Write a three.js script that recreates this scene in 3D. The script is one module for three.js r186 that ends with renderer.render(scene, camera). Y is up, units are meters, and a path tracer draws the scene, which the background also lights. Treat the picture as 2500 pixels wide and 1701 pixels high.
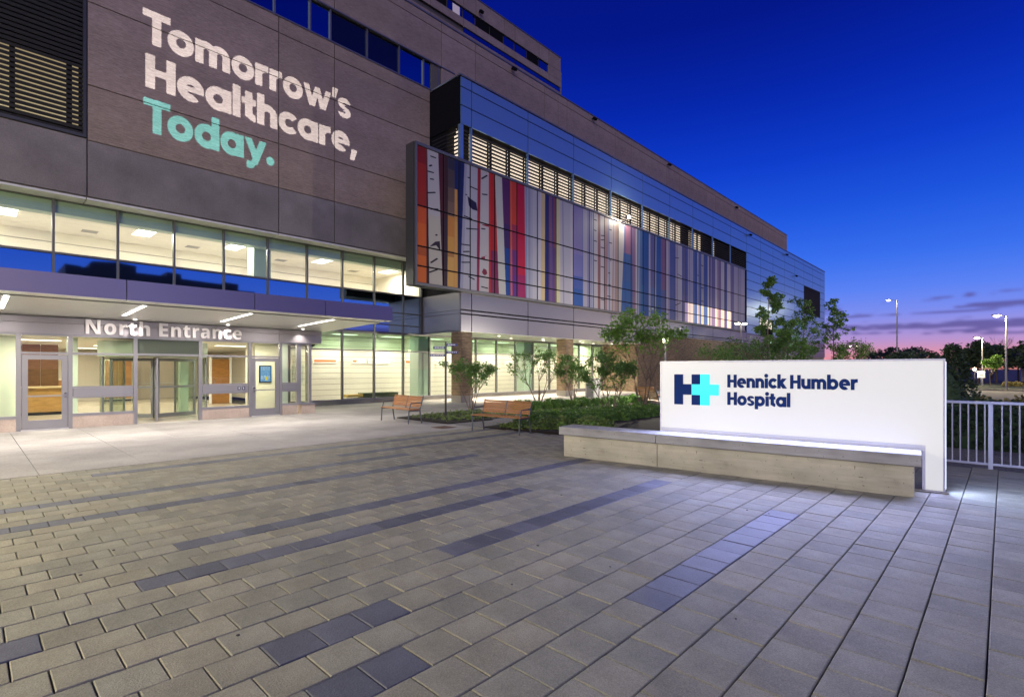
import * as THREE from 'three';
import { mergeGeometries } from 'three/addons/utils/BufferGeometryUtils.js';
import { RoundedBoxGeometry } from 'three/addons/geometries/RoundedBoxGeometry.js';
import { FontLoader } from 'three/addons/loaders/FontLoader.js';
import { TextGeometry } from 'three/addons/geometries/TextGeometry.js';
import { RectAreaLightUniformsLib } from 'three/addons/lights/RectAreaLightUniformsLib.js';

// ---------------------------------------------------------------- camera, sky, fill light, exposure
// World: x runs along the hospital front, z points out of it, y is up, metres; the camera stands at the origin of the plan.
const scene = new THREE.Scene();
const camera = new THREE.PerspectiveCamera(67.7, 2500 / 1701, 0.1, 4000);
const YAW = THREE.MathUtils.degToRad(43.5);
camera.position.set(0, 1.7, 0);
camera.lookAt(Math.cos(YAW), 1.7, -Math.sin(YAW));
camera.setViewOffset(2500, 1701, 0, -50.5, 2500, 1701);      // a lens shifted upwards, so that verticals stay upright
const renderer = new THREE.WebGLRenderer({ antialias: true });
renderer.toneMapping = THREE.LinearToneMapping;
renderer.toneMappingExposure = 1.0;
renderer.shadowMap.enabled = true;
RectAreaLightUniformsLib.init();

let seed = 12345;
const rnd = () => { seed = (seed + 0x6d2b79f5) | 0; let t = Math.imul(seed ^ (seed >>> 15), 1 | seed); t = (t + Math.imul(t ^ (t >>> 7), 61 | t)) ^ t; return ((t ^ (t >>> 14)) >>> 0) / 4294967296; };
const rr = (a, b) => a + (b - a) * rnd();
const gauss = () => (rnd() + rnd() + rnd() + rnd() - 2) * 0.866;
const hash = (x, y) => { let h = (x * 374761393 + y * 668265263) | 0; h = Math.imul(h ^ (h >>> 13), 1274126177); return ((h ^ (h >>> 16)) >>> 0) / 4294967296; };
const mod = (a, n) => ((a % n) + n) % n;
function vnoise(x, y, px, py) {            // value noise that repeats every px, py cells
  const ix = Math.floor(x), iy = Math.floor(y), fx = x - ix, fy = y - iy, u = fx * fx * (3 - 2 * fx), v = fy * fy * (3 - 2 * fy);
  const a = hash(mod(ix, px), mod(iy, py)), b = hash(mod(ix + 1, px), mod(iy, py)), c = hash(mod(ix, px), mod(iy + 1, py)), d = hash(mod(ix + 1, px), mod(iy + 1, py));
  return a + (b - a) * u + (c - a) * v + (a - b - c + d) * u * v;
}
const lin = (c) => (c <= 0.04045 ? c / 12.92 : Math.pow((c + 0.055) / 1.055, 2.4));
const sm = (a, b, x) => { const t = Math.min(1, Math.max(0, (x - a) / (b - a))); return t * t * (3 - 2 * t); };

const SKY = [[0, 238, 148, 142], [0.8, 232, 146, 154], [1.6, 216, 149, 178], [2.5, 188, 150, 206], [3.7, 158, 148, 226], [5.2, 124, 142, 240], [7.2, 92, 131, 244], [10.2, 58, 112, 238], [14.5, 32, 88, 224], [19.5, 15, 62, 204], [25, 7, 41, 174], [32, 4, 24, 138], [45, 3, 16, 110], [90, 3, 12, 92]];
function skyColour(e) {
  let i = 0; while (i < SKY.length - 2 && e > SKY[i + 1][0]) i++;
  const t = Math.min(1, Math.max(0, (e - SKY[i][0]) / (SKY[i + 1][0] - SKY[i][0])));
  return [1, 2, 3].map((k) => lin((SKY[i][k] + (SKY[i + 1][k] - SKY[i][k]) * t) / 255));
}
{
  const W = 2048, H = 1024, data = new Float32Array(W * H * 4), cloud = [0.105, 0.083, 0.30];
  for (let j = 0; j < H; j++) {
    const e = ((j + 0.5) / H - 0.5) * 180;
    for (let i = 0; i < W; i++) {
      let c = e < 0 ? [0.05, 0.045, 0.05] : skyColour(e);
      if (e > 1.5 && e < 10) {               // thin streaks of dusk cloud low over the horizon
        const az = i / W * 360, drift = 0.5 * Math.sin(az * 0.06) + 0.35 * Math.sin(az * 0.021 + 2);
        const n = 0.45 * vnoise(az / 7.2, (e + drift) * 2.6, 50, 997) + 0.36 * vnoise(az / 2.4 + 7, (e + drift) * 5.0, 150, 997) + 0.24 * vnoise(az / 0.72, (e + drift) * 10 + 40, 500, 997);
        const belt = Math.exp(-Math.pow((e - 3.7) / 0.85, 2)) + 0.62 * Math.exp(-Math.pow((e - 5.5) / 0.7, 2));
        const d = sm(0.575, 0.70, n * 0.72 + belt * 0.31) * 0.82;
        c = c.map((v, k) => v + (cloud[k] - v) * d);
      }
      data.set([c[0], c[1], c[2], 1], (j * W + i) * 4);
    }
  }
  const sky = new THREE.DataTexture(data, W, H, THREE.RGBAFormat, THREE.FloatType);
  sky.mapping = THREE.EquirectangularReflectionMapping; sky.magFilter = THREE.LinearFilter; sky.minFilter = THREE.LinearFilter; sky.needsUpdate = true;
  scene.background = sky; scene.environment = sky;
}
// added soft fill from behind left, very wide; the sunset lies on the right
const fillLight = new THREE.DirectionalLight(new THREE.Color().setRGB(1.0, 0.87, 0.74), 0.85);
fillLight.position.set(-62, 40, 58); fillLight.target.position.set(12, 0, -12);
fillLight.castShadow = true; fillLight.shadow.radius = 90; fillLight.shadow.mapSize.set(2048, 2048);
Object.assign(fillLight.shadow.camera, { left: -90, right: 90, top: 90, bottom: -90, near: 1, far: 320 });
scene.add(fillLight, fillLight.target);

// ---------------------------------------------------------------- helpers
const used = {};
const numbered = (n) => { used[n] = (used[n] ?? -1) + 1; return used[n] ? n + '_' + String(used[n]).padStart(3, '0') : n; };
const dress = (o) => { o.traverse((m) => { if (m.isMesh) { m.castShadow = true; m.receiveShadow = true; } }); return o; };
function tag(o, label, category, group, kind) { Object.assign(o.userData, { label, category }); if (group) o.userData.group = group; if (kind) o.userData.kind = kind; return o; }
function thing(name, label, category, [x, y, z] = [0, 0, 0], turn = 0, group) {
  const o = new THREE.Group(); o.name = numbered(name); o.position.set(x, y, z); o.rotation.y = turn; scene.add(o);
  return tag(o, label, category, group);
}
function struct(name, geo, mat, label, category) { const m = new THREE.Mesh(geo, mat); m.name = numbered(name); m.userData = { kind: 'structure', label, category }; m.receiveShadow = m.castShadow = true; scene.add(m); return m; }
function part(name, geo, mat, parent) { const m = new THREE.Mesh(geo, mat); m.name = name; m.castShadow = m.receiveShadow = true; parent.add(m); return m; }
function sub(name, parent) { const g = new THREE.Group(); g.name = name; parent.add(g); return g; }
// a box from corner to corner with uv in metres of the place itself
function bx(x0, x1, y0, y1, z0, z1) {
  const g = new THREE.BoxGeometry(x1 - x0, y1 - y0, z1 - z0); g.translate((x0 + x1) / 2, (y0 + y1) / 2, (z0 + z1) / 2); return metres(g);
}
function metres(g) {
  const p = g.attributes.position, n = g.attributes.normal, uv = new Float32Array(p.count * 2);
  for (let i = 0; i < p.count; i++) {
    const ax = Math.abs(n.getX(i)), ay = Math.abs(n.getY(i)), az = Math.abs(n.getZ(i));
    if (ay >= ax && ay >= az) { uv[2 * i] = p.getX(i); uv[2 * i + 1] = p.getZ(i); } else if (ax > az) { uv[2 * i] = p.getZ(i); uv[2 * i + 1] = p.getY(i); } else { uv[2 * i] = p.getX(i); uv[2 * i + 1] = p.getY(i); }
  }
  g.setAttribute('uv', new THREE.BufferAttribute(uv, 2)); return g;
}
const merge = (list) => mergeGeometries(list.map((g) => (g.index ? g.toNonIndexed() : g)));
function cyl(x, y0, y1, z, r0, r1 = r0, seg = 10) { const g = new THREE.CylinderGeometry(r1, r0, y1 - y0, seg); g.translate(x, (y0 + y1) / 2, z); return g; }
function rod(a, b, r0, r1 = r0, seg = 7) {          // tapered rod between two points
  const A = new THREE.Vector3(...a), B = new THREE.Vector3(...b), d = B.clone().sub(A), g = new THREE.CylinderGeometry(r1, r0, d.length(), seg, 1);
  g.applyQuaternion(new THREE.Quaternion().setFromUnitVectors(new THREE.Vector3(0, 1, 0), d.normalize())); g.translate((a[0] + b[0]) / 2, (a[1] + b[1]) / 2, (a[2] + b[2]) / 2); return g;
}
function rbox(x0, x1, y0, y1, z0, z1, r = 0.01, s = 2) { const g = new RoundedBoxGeometry(x1 - x0, y1 - y0, z1 - z0, s, r); g.translate((x0 + x1) / 2, (y0 + y1) / 2, (z0 + z1) / 2); return metres(g); }
function polySheet(pts, y, thick) {                 // a flat piece of ground with a polygon outline in x, z
  const s = new THREE.Shape(pts.map(([x, z]) => new THREE.Vector2(x, -z))); const g = new THREE.ExtrudeGeometry(s, { depth: thick, bevelEnabled: false }); g.rotateX(-Math.PI / 2); g.translate(0, y - thick, 0); g.computeVertexNormals(); return metres(g);
}
function texture(size, scale, fn, srgb = true) {      // fn(u, v, x, y) gives grey or rgb from 0 to 1; scale = metres across
  const d = new Uint8Array(size * size * 4);
  for (let y = 0; y < size; y++) for (let x = 0; x < size; x++) { let c = fn(x / size, y / size, x, y); if (!Array.isArray(c)) c = [c, c, c]; const o = (y * size + x) * 4; for (let k = 0; k < 3; k++) d[o + k] = Math.max(0, Math.min(255, c[k] * 255)); d[o + 3] = 255; }
  const t = new THREE.DataTexture(d, size, size); t.wrapS = t.wrapT = THREE.RepeatWrapping; t.magFilter = THREE.LinearFilter; t.minFilter = THREE.LinearMipmapLinearFilter; t.generateMipmaps = true; t.repeat.set(1 / scale, 1 / scale); if (srgb) t.colorSpace = THREE.SRGBColorSpace; t.needsUpdate = true; return t;
}
const fbm = (u, v, n, oct) => { let s = 0, a = 0.5, f = n; for (let i = 0; i < oct; i++) { s += a * vnoise(u * f, v * f + i * 13, f, f); a *= 0.5; f *= 2; } return s / (1 - Math.pow(0.5, oct)); };
const C = (r, g, b) => new THREE.Color().setRGB(r, g, b);
const mat = (r, g, b, o = {}) => new THREE.MeshStandardMaterial({ color: C(r, g, b), roughness: 0.7, ...o });
const phys = (r, g, b, o = {}) => new THREE.MeshPhysicalMaterial({ color: C(r, g, b), ...o });
const glow = (r, g, b, k) => new THREE.MeshStandardMaterial({ color: C(0.8, 0.8, 0.8), emissive: C(r, g, b), emissiveIntensity: k, roughness: 0.6 });
function areaLight(w, h, at, towards, col, power) { const l = new THREE.RectAreaLight(C(...col), power, w, h); l.position.set(...at); l.lookAt(...towards); l.name = 'area_lamp'; scene.add(l); return l; }
function pointLight(at, col, power, r = 2) { const l = new THREE.PointLight(C(...col), power); l.position.set(...at); l.castShadow = true; l.shadow.radius = r; l.name = 'point_lamp'; scene.add(l); return l; }
function spotLight(at, towards, col, power, angle, pen = 0.5, r = 2) { const l = new THREE.SpotLight(C(...col), power, 0, angle, pen); l.position.set(...at); l.target.position.set(...towards); l.castShadow = true; l.shadow.radius = r; l.name = 'spot_lamp'; scene.add(l, l.target); return l; }

// ---------------------------------------------------------------- textures and materials
const stoneTex = texture(1024, 3.2, (u, v) => { const s = 0.5 * vnoise(u * 24, v * 256, 24, 256) + 0.3 * vnoise(u * 60, v * 420, 60, 420) + 0.2 * fbm(u, v, 128, 2), b = fbm(u, v, 4, 4); return 0.60 + 0.32 * s + 0.12 * b; });
const stoneBump = texture(512, 1.6, (u, v) => 0.6 * vnoise(u * 20, v * 170, 20, 170) + 0.4 * fbm(u, v, 128, 2), false);
const concTex = texture(1024, 4.3, (u, v) => { const c = fbm(u, v, 5, 5), g = fbm(u + 0.3, v, 256, 2), s = vnoise(u * 300, v * 300, 300, 300) > 0.93 ? -0.12 : 0; return 0.66 + 0.26 * c + 0.14 * g + s; });
const castTex = texture(1024, 2.2, (u, v) => { const c = fbm(u, v, 6, 5), h = vnoise(u * 8, v * 90, 8, 90), p = vnoise(u * 110, v * 110, 110, 110), q = vnoise(u * 46 + 5, v * 46, 46, 46); const pit = (p > 0.945 ? -0.26 : 0) + (q > 0.975 ? -0.3 : 0), stain = -0.2 * sm(0.56, 0.76, fbm(u + 0.5, v * 1.0, 3, 4)); return 0.70 + 0.22 * c + 0.06 * h + pit + stain; });
const paverTex = texture(1024, 1.55, (u, v) => { const a = fbm(u, v, 300, 2), p = vnoise(u * 420, v * 420, 420, 420), c = fbm(u, v, 6, 4); return 0.58 + 0.24 * a + (p > 0.9 ? 0.12 : p < 0.1 ? -0.1 : 0) + 0.22 * c; });
const paverBump = texture(512, 0.6, (u, v) => fbm(u, v, 90, 3), false);
const woodTex = texture(512, 1.1, (u, v) => { const g = vnoise(u * 6, v * 120, 6, 120) * 0.5 + vnoise(u * 20, v * 260, 20, 260) * 0.3 + fbm(u, v, 5, 3) * 0.3; return [0.62 + 0.34 * g, 0.6 + 0.34 * g, 0.58 + 0.34 * g]; });
const soilTex = texture(512, 1.2, (u, v) => { const a = fbm(u, v, 40, 4), p = vnoise(u * 110, v * 110, 110, 110); return 0.3 + 0.5 * a + (p > 0.86 ? 0.25 : 0); });
const asphaltTex = texture(512, 2.4, (u, v) => 0.5 + 0.25 * fbm(u, v, 120, 2) + 0.25 * fbm(u, v, 5, 4));
const gravelTex = texture(512, 1.0, (u, v) => { const a = vnoise(u * 60, v * 60, 60, 60), b = vnoise(u * 120, v * 120, 120, 120); return 0.35 + 0.45 * a + 0.25 * b; });
const M = {
  stone: [0, 1, 2].map((k) => mat(0.47 + 0.02 * k, 0.362 + 0.016 * k, 0.30 + 0.018 * k, { map: stoneTex, bumpMap: stoneBump, bumpScale: 0.004, roughness: 0.85 })),
  stoneDark: [0, 1].map((k) => mat(0.285 + 0.02 * k, 0.26 + 0.018 * k, 0.26 + 0.02 * k, { map: concTex, bumpMap: stoneBump, bumpScale: 0.003, roughness: 0.9 })),
  joint: mat(0.13, 0.115, 0.10, { roughness: 0.95 }),
  metalBlue: phys(0.25, 0.42, 0.56, { metalness: 0.62, roughness: 0.3 }),
  metalBand: phys(0.19, 0.185, 0.215, { metalness: 0.5, roughness: 0.36 }),
  canopyMetal: phys(0.19, 0.17, 0.29, { metalness: 0.6, roughness: 0.38 }),
  fascia: phys(0.30, 0.285, 0.30, { metalness: 0.5, roughness: 0.4 }),
  soffit: phys(0.62, 0.62, 0.58, { metalness: 0.1, roughness: 0.3 }),
  frame: phys(0.255, 0.25, 0.265, { metalness: 0.6, roughness: 0.42 }),
  frameDark: phys(0.08, 0.08, 0.08, { metalness: 0.5, roughness: 0.5 }),
  slat: phys(0.03, 0.03, 0.034, { roughness: 0.7, specularIntensity: 0.3 }),
  mullion: phys(0.16, 0.16, 0.15, { metalness: 0.5, roughness: 0.45 }),
  black: phys(0.010, 0.010, 0.012, { roughness: 0.9, specularIntensity: 0.15 }),
  glass: phys(0.93, 0.97, 0.93, { transmission: 1, roughness: 0, thickness: 0, ior: 1.5 }),
  glassGreen: phys(0.58, 0.72, 0.60, { transmission: 1, roughness: 0, thickness: 0, ior: 1.5 }),
  mirrorGlass: phys(0.28, 0.42, 0.5, { metalness: 1, roughness: 0.03 }),
  mirrorDark: phys(0.06, 0.08, 0.10, { metalness: 0.9, roughness: 0.03 }),
  spandrel: phys(0.30, 0.42, 0.58, { metalness: 1, roughness: 0.03 }),
  brick: mat(0.235, 0.165, 0.10, { roughness: 0.9 }),
  mortar: mat(0.46, 0.42, 0.35, { roughness: 0.95, map: concTex }),
  base: mat(0.42, 0.39, 0.34, { map: concTex, roughness: 0.9 }),
  plinth: mat(0.52, 0.42, 0.36, { map: concTex, roughness: 0.85 }),
  concrete: [0, 1, 2].map((k) => mat(0.43 + 0.025 * k, 0.41 + 0.024 * k, 0.385 + 0.022 * k, { map: concTex, roughness: 0.82 })),
  cast: mat(0.64, 0.61, 0.47, { map: castTex, bumpMap: castTex, bumpScale: 0.004, roughness: 0.9 }),
  castCap: mat(0.46, 0.46, 0.45, { map: castTex, bumpMap: castTex, bumpScale: 0.003, roughness: 0.85 }),
  buff: [0, 1, 2, 3, 4, 5].map((k) => { const t = [1, 1.05, 0.92, 1.08, 0.96, 1.02][k], w = [0, 0.005, -0.008, 0.01, 0.004, -0.004][k]; return mat((0.405 + w) * t, 0.388 * t, (0.298 - w) * t, { map: paverTex, bumpMap: paverBump, bumpScale: 0.003, roughness: 0.78 }); }),
  slate: [0, 1, 2].map((k) => mat(0.125 + 0.025 * k, 0.134 + 0.025 * k, 0.18 + 0.03 * k, { map: paverTex, bumpMap: paverBump, bumpScale: 0.003, roughness: 0.62 })),
  wood: [0, 1, 2].map((k) => mat(0.50 + 0.05 * k, 0.24 + 0.02 * k, 0.085 + 0.01 * k, { map: woodTex, roughness: 0.5 })),
  benchIron: phys(0.10, 0.11, 0.13, { metalness: 0.6, roughness: 0.4 }),
  soil: mat(0.045, 0.03, 0.022, { map: soilTex, roughness: 1 }),
  asphalt: mat(0.16, 0.155, 0.145, { map: asphaltTex, roughness: 0.9 }),
  lawn: mat(0.05, 0.085, 0.028, { map: soilTex, roughness: 1 }),
  gravel: mat(0.34, 0.33, 0.33, { map: gravelTex, bumpMap: gravelTex, bumpScale: 0.02, roughness: 0.95 }),
  white: mat(0.78, 0.77, 0.76, { roughness: 0.4 }),
  fence: phys(0.62, 0.63, 0.66, { metalness: 0.3, roughness: 0.4 }),
  inWall: [0, 1, 2].map((k) => mat(0.72 + 0.015 * k, 0.66 + 0.015 * k, 0.58 + 0.015 * k, { roughness: 0.7 })),
  inJoint: mat(0.22, 0.19, 0.15),
  inCeil: mat(0.74, 0.70, 0.64, { roughness: 0.8 }),
  inFloor: phys(0.50, 0.44, 0.36, { roughness: 0.25, clearcoat: 0.3 }),
  inShadeGreen: mat(0.36, 0.44, 0.36, { roughness: 0.6 }),  // columns are white; green shade on them and the bulkhead is in the colour
  bark: mat(0.16, 0.12, 0.09, { roughness: 0.95 }),
};
const leafMat = (r, g, b) => phys(r, g, b, { roughness: 0.65, transmission: 0.32, thickness: 0, side: THREE.DoubleSide });
const LEAF = { green: leafMat(0.12, 0.25, 0.04), dark: leafMat(0.045, 0.085, 0.03), bright: leafMat(0.15, 0.30, 0.035), yellow: leafMat(0.28, 0.24, 0.06), red: leafMat(0.15, 0.10, 0.05), cover: leafMat(0.16, 0.24, 0.05) };

// ---------------------------------------------------------------- ground
const GY = 0;
struct('ground', (() => { const g = new THREE.PlaneGeometry(6000, 6000); g.rotateX(-Math.PI / 2); g.translate(0, -0.16, 0); return metres(g); })(), M.asphalt, 'dark asphalt ground that runs out to the horizon', 'ground');
// plaza of square pavers in rows along the building; rows get a little narrower away from the sign wall
{
  const paving = new THREE.Group(); paving.name = 'paving'; paving.userData = { kind: 'structure', label: 'plaza of square buff pavers with slate blue stripes', category: 'paving' }; scene.add(paving);
  part('paving_bed', bx(-2.4, 12.1, -0.15, -0.03, -11.25, 2.4), mat(0.09, 0.085, 0.07, { roughness: 1 }), paving);
  const rows = []; let z = 2.25;
  while (z > -11.2) { const p = z > -1.5 ? 0.332 : z < -5.5 ? 0.268 : 0.332 + (0.268 - 0.332) * (-1.5 - z) / 4; rows.push([z - p, z]); z -= p; }
  rows[rows.length - 1][0] = -11.22;
  const bands = [[-10.6, 1.35, 14], [-9.62, 4.9, 14], [-8.66, -3, 6.1], [-7.6, -3, 7.0], [-5.86, 1.35, 8], [-4.86, 1.05, 5.5], [-3.78, 3.0, 7.2], [-3.24, 1.7, 2.0], [-3.12, 1.15, 2.1], [-2.45, 1.2, 1.75], [-1.93, 3.3, 6.7], [-4.3, -3, 0.42]];
  const isBand = (zm, x, zh) => bands.some(([bz, a, b]) => Math.abs(zm - bz) < zh && x > a && x < b);
  const P = 0.305, G = 0.008, list = [];
  rows.forEach(([z0, z1], r) => {
    const zm = (z0 + z1) / 2, off = (r % 2) * P / 2 + 0.02;
    for (let k = -9; k < 42; k++) {
      const x0 = k * P + off, x1 = x0 + P; if (x1 > 12.08 || x0 < -2.35) continue;
      if (x0 > 10.25 && zm < -8.2) continue;
      list.push({ x0: x0 + G / 2, x1: x1 - G / 2, z0: z0 + G / 2 + 0.001, z1: z1 - G / 2, blue: isBand(zm, (x0 + x1) / 2, (z1 - z0) / 2) });
    }
  });
  const geoCache = new Map();
  const paverGeo = (w, d, v) => {          // chamfered top, four texture offsets for each size
    const key = w.toFixed(3) + '_' + d.toFixed(3) + '_' + v; if (geoCache.has(key)) return geoCache.get(key);
    const c = 0.005, y = 0, h = 0.05, P8 = [[-w / 2, y - h, -d / 2], [w / 2, y - h, -d / 2], [w / 2, y - h, d / 2], [-w / 2, y - h, d / 2], [-w / 2, y - c, -d / 2], [w / 2, y - c, -d / 2], [w / 2, y - c, d / 2], [-w / 2, y - c, d / 2], [-w / 2 + c, y, -d / 2 + c], [w / 2 - c, y, -d / 2 + c], [w / 2 - c, y, d / 2 - c], [-w / 2 + c, y, d / 2 - c]];
    const quads = [[11, 10, 9, 8]]; for (let i = 0; i < 4; i++) { const j = (i + 1) % 4; quads.push([8 + i, 8 + j, 4 + j, 4 + i], [4 + i, 4 + j, j, i]); }
    const pos = []; for (const q of quads) for (const i of [0, 1, 2, 0, 2, 3]) pos.push(...P8[q[i]]);
    const g = new THREE.BufferGeometry(); g.setAttribute('position', new THREE.Float32BufferAttribute(pos, 3)); g.computeVertexNormals(); metres(g);
    const uv = g.attributes.uv; for (let i = 0; i < uv.count; i++) uv.setXY(i, uv.getX(i) + v * 0.39, uv.getY(i) + v * 0.27); geoCache.set(key, g); return g;
  };
  const ca = Math.cos(YAW), sa = Math.sin(YAW);
  for (const p of list) { const x = (p.x0 + p.x1) / 2, zz = (p.z0 + p.z1) / 2, D = x * ca - zz * sa, r = x * sa + zz * ca, sx = r / D; p.size = D > 2.2 && Math.abs(sx) < 1.02 && 1.7 / D < 0.66 && !(x > 8.2 && zz > -6.5 && zz < -0.8) ? 1 / D : 0; p.at = [x, zz]; }
  list.sort((a, b) => b.size - a.size);
  const rest = { buff: M.buff.map(() => []), slate: M.slate.map(() => []) };
  list.forEach((p, i) => {
    const g = paverGeo(p.x1 - p.x0, p.z1 - p.z0, Math.floor(rnd() * 4)), kind = p.blue ? 'slate' : 'buff', v = Math.floor(rnd() * M[kind].length), dy = rr(-0.003, 0.003);
    const turn = rr(-0.004, 0.004);
    if (i < 300) { const m = part('paver', g, M[kind][v], paving); m.position.set(p.at[0], dy, p.at[1]); m.rotation.y = turn; } else { const c = g.clone(); c.rotateY(turn); c.translate(p.at[0], dy, p.at[1]); rest[kind][v].push(c); }
  });
  for (const kind of ['buff', 'slate']) rest[kind].forEach((gs, v) => { if (!gs.length) return; const m = part(kind + '_pavers', merge(gs), M[kind][v], paving); m.userData.kind = 'stuff'; });
}
{
  const paving = scene.getObjectByName('paving'), specks = [];
  for (let i = 0; i < 26; i++) { const g = new THREE.SphereGeometry(rr(0.006, 0.014), 6, 4); g.scale(1, 0.5, rr(0.7, 1.4)); g.translate(rr(0.6, 8), 0.004, rr(-10.5, 0.5)); specks.push(g); }
  part('grit', merge(specks), mat(0.06, 0.05, 0.045), paving).userData.kind = 'stuff';
}
// concrete walk in front of the doors
{
  const walk = new THREE.Group(); walk.name = 'entrance_walk'; walk.userData = { kind: 'structure', label: 'pale concrete walk of broad slabs before the glass doors', category: 'pavement' }; scene.add(walk);
  part('walk_bed', bx(-8, 36, -0.15, -0.03, -23.2, -11.24), M.joint, walk);
  const zs = [-11.26, -15.2, -19.2, -23.15], g = 0.004;
  let k = 0;
  for (let x = -7.7; x < 35; x += 1.42, k++) for (let i = 0; i < 3; i++) part('slab', bx(x + g, x + 1.42 - g, -0.06, rr(-0.002, 0.002), zs[i + 1] + g, zs[i] - g), M.concrete[Math.floor(rnd() * 3)], walk);
}
// planting beds, path, drain
struct('soil_bed', polySheet([[10.32, -15.3], [10.3, -12.5], [12.15, -12.42], [14.9, -16.0], [12.7, -15.75]], 0.035, 0.08), M.soil, 'dark mulched bed around the signpost', 'soil');
struct('soil_bed', polySheet([[10.34, -10.95], [10.8, -8.35], [11.2, -5.5], [12, -4.6], [16, -6.5], [20.4, -9.2], [19.8, -10.5], [15.4, -12.5], [12.4, -11.3]], 0.034, 0.08), M.soil, 'dark mulched bed behind the concrete seat wall', 'soil');
struct('soil_bed', polySheet([[14.4, -12.85], [18.9, -17.6], [27.5, -14.5], [22.2, -11.4], [16.4, -13.2]], 0.036, 0.08), M.soil, 'dark mulched bed of the far shrub row', 'soil');
struct('garden_path', polySheet([[10.27, -12.45], [10.3, -10.98], [12.4, -11.28], [15.4, -12.42], [20, -10.4], [26, -6], [34, -9], [36, -11.22], [24, -12.0], [22.1, -11.45], [16.3, -13.1], [14.5, -12.9], [12.2, -12.3]], 0.012, 0.08), mat(0.40, 0.39, 0.37, { map: gravelTex, roughness: 0.9 }), 'pale exposed aggregate path between the planting beds', 'path');
{
  const d = thing('drain_grate', 'rusty square drain grate set in the concrete walk', 'drain grate', [9.62, 0.004, -11.88], 0.02);
  part('frame', merge([bx(-0.26, 0.26, 0, 0.008, -0.26, -0.22), bx(-0.26, 0.26, 0, 0.008, 0.22, 0.26), bx(-0.26, -0.22, 0, 0.008, -0.22, 0.22), bx(0.22, 0.26, 0, 0.008, -0.22, 0.22)]), mat(0.12, 0.07, 0.05, { roughness: 0.8 }), d);
  for (let i = 0; i < 9; i++) part('bar', bx(-0.21 + i * 0.048, -0.19 + i * 0.048, 0.0005, 0.006, -0.22, 0.22), mat(0.10, 0.06, 0.045, { roughness: 0.8 }), d);
}
// gravel strip, road, kerb and lawn beyond the railing
struct('gravel_strip', bx(12.12, 15.0, -0.14, -0.03, -7, 6), M.gravel, 'grey gravel strip behind the white railing', 'gravel');
struct('road', bx(38, 57, -0.155, -0.05, -14, 40), mat(0.21, 0.205, 0.19, { map: asphaltTex, roughness: 0.85 }), 'grey asphalt roadway beyond the hedge', 'road');
struct('kerb', bx(57, 57.25, -0.155, 0.07, -14, 40), M.base, 'concrete kerb along the far side of the road', 'kerb');
struct('lawn', bx(57.25, 84, -0.155, 0.06, -14, 40), M.lawn, 'strip of mown lawn beyond the road', 'lawn');

// ---------------------------------------------------------------- hospital building
const ZS = -22.37, ZB = -19.9, ZG = -23.15, MOD = 4.36;           // stone front, projecting box, glazing line, panel module
const building = thing('hospital_building', 'long hospital building with taupe stone panels, glass storeys and a blue metal box', 'building');
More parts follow.
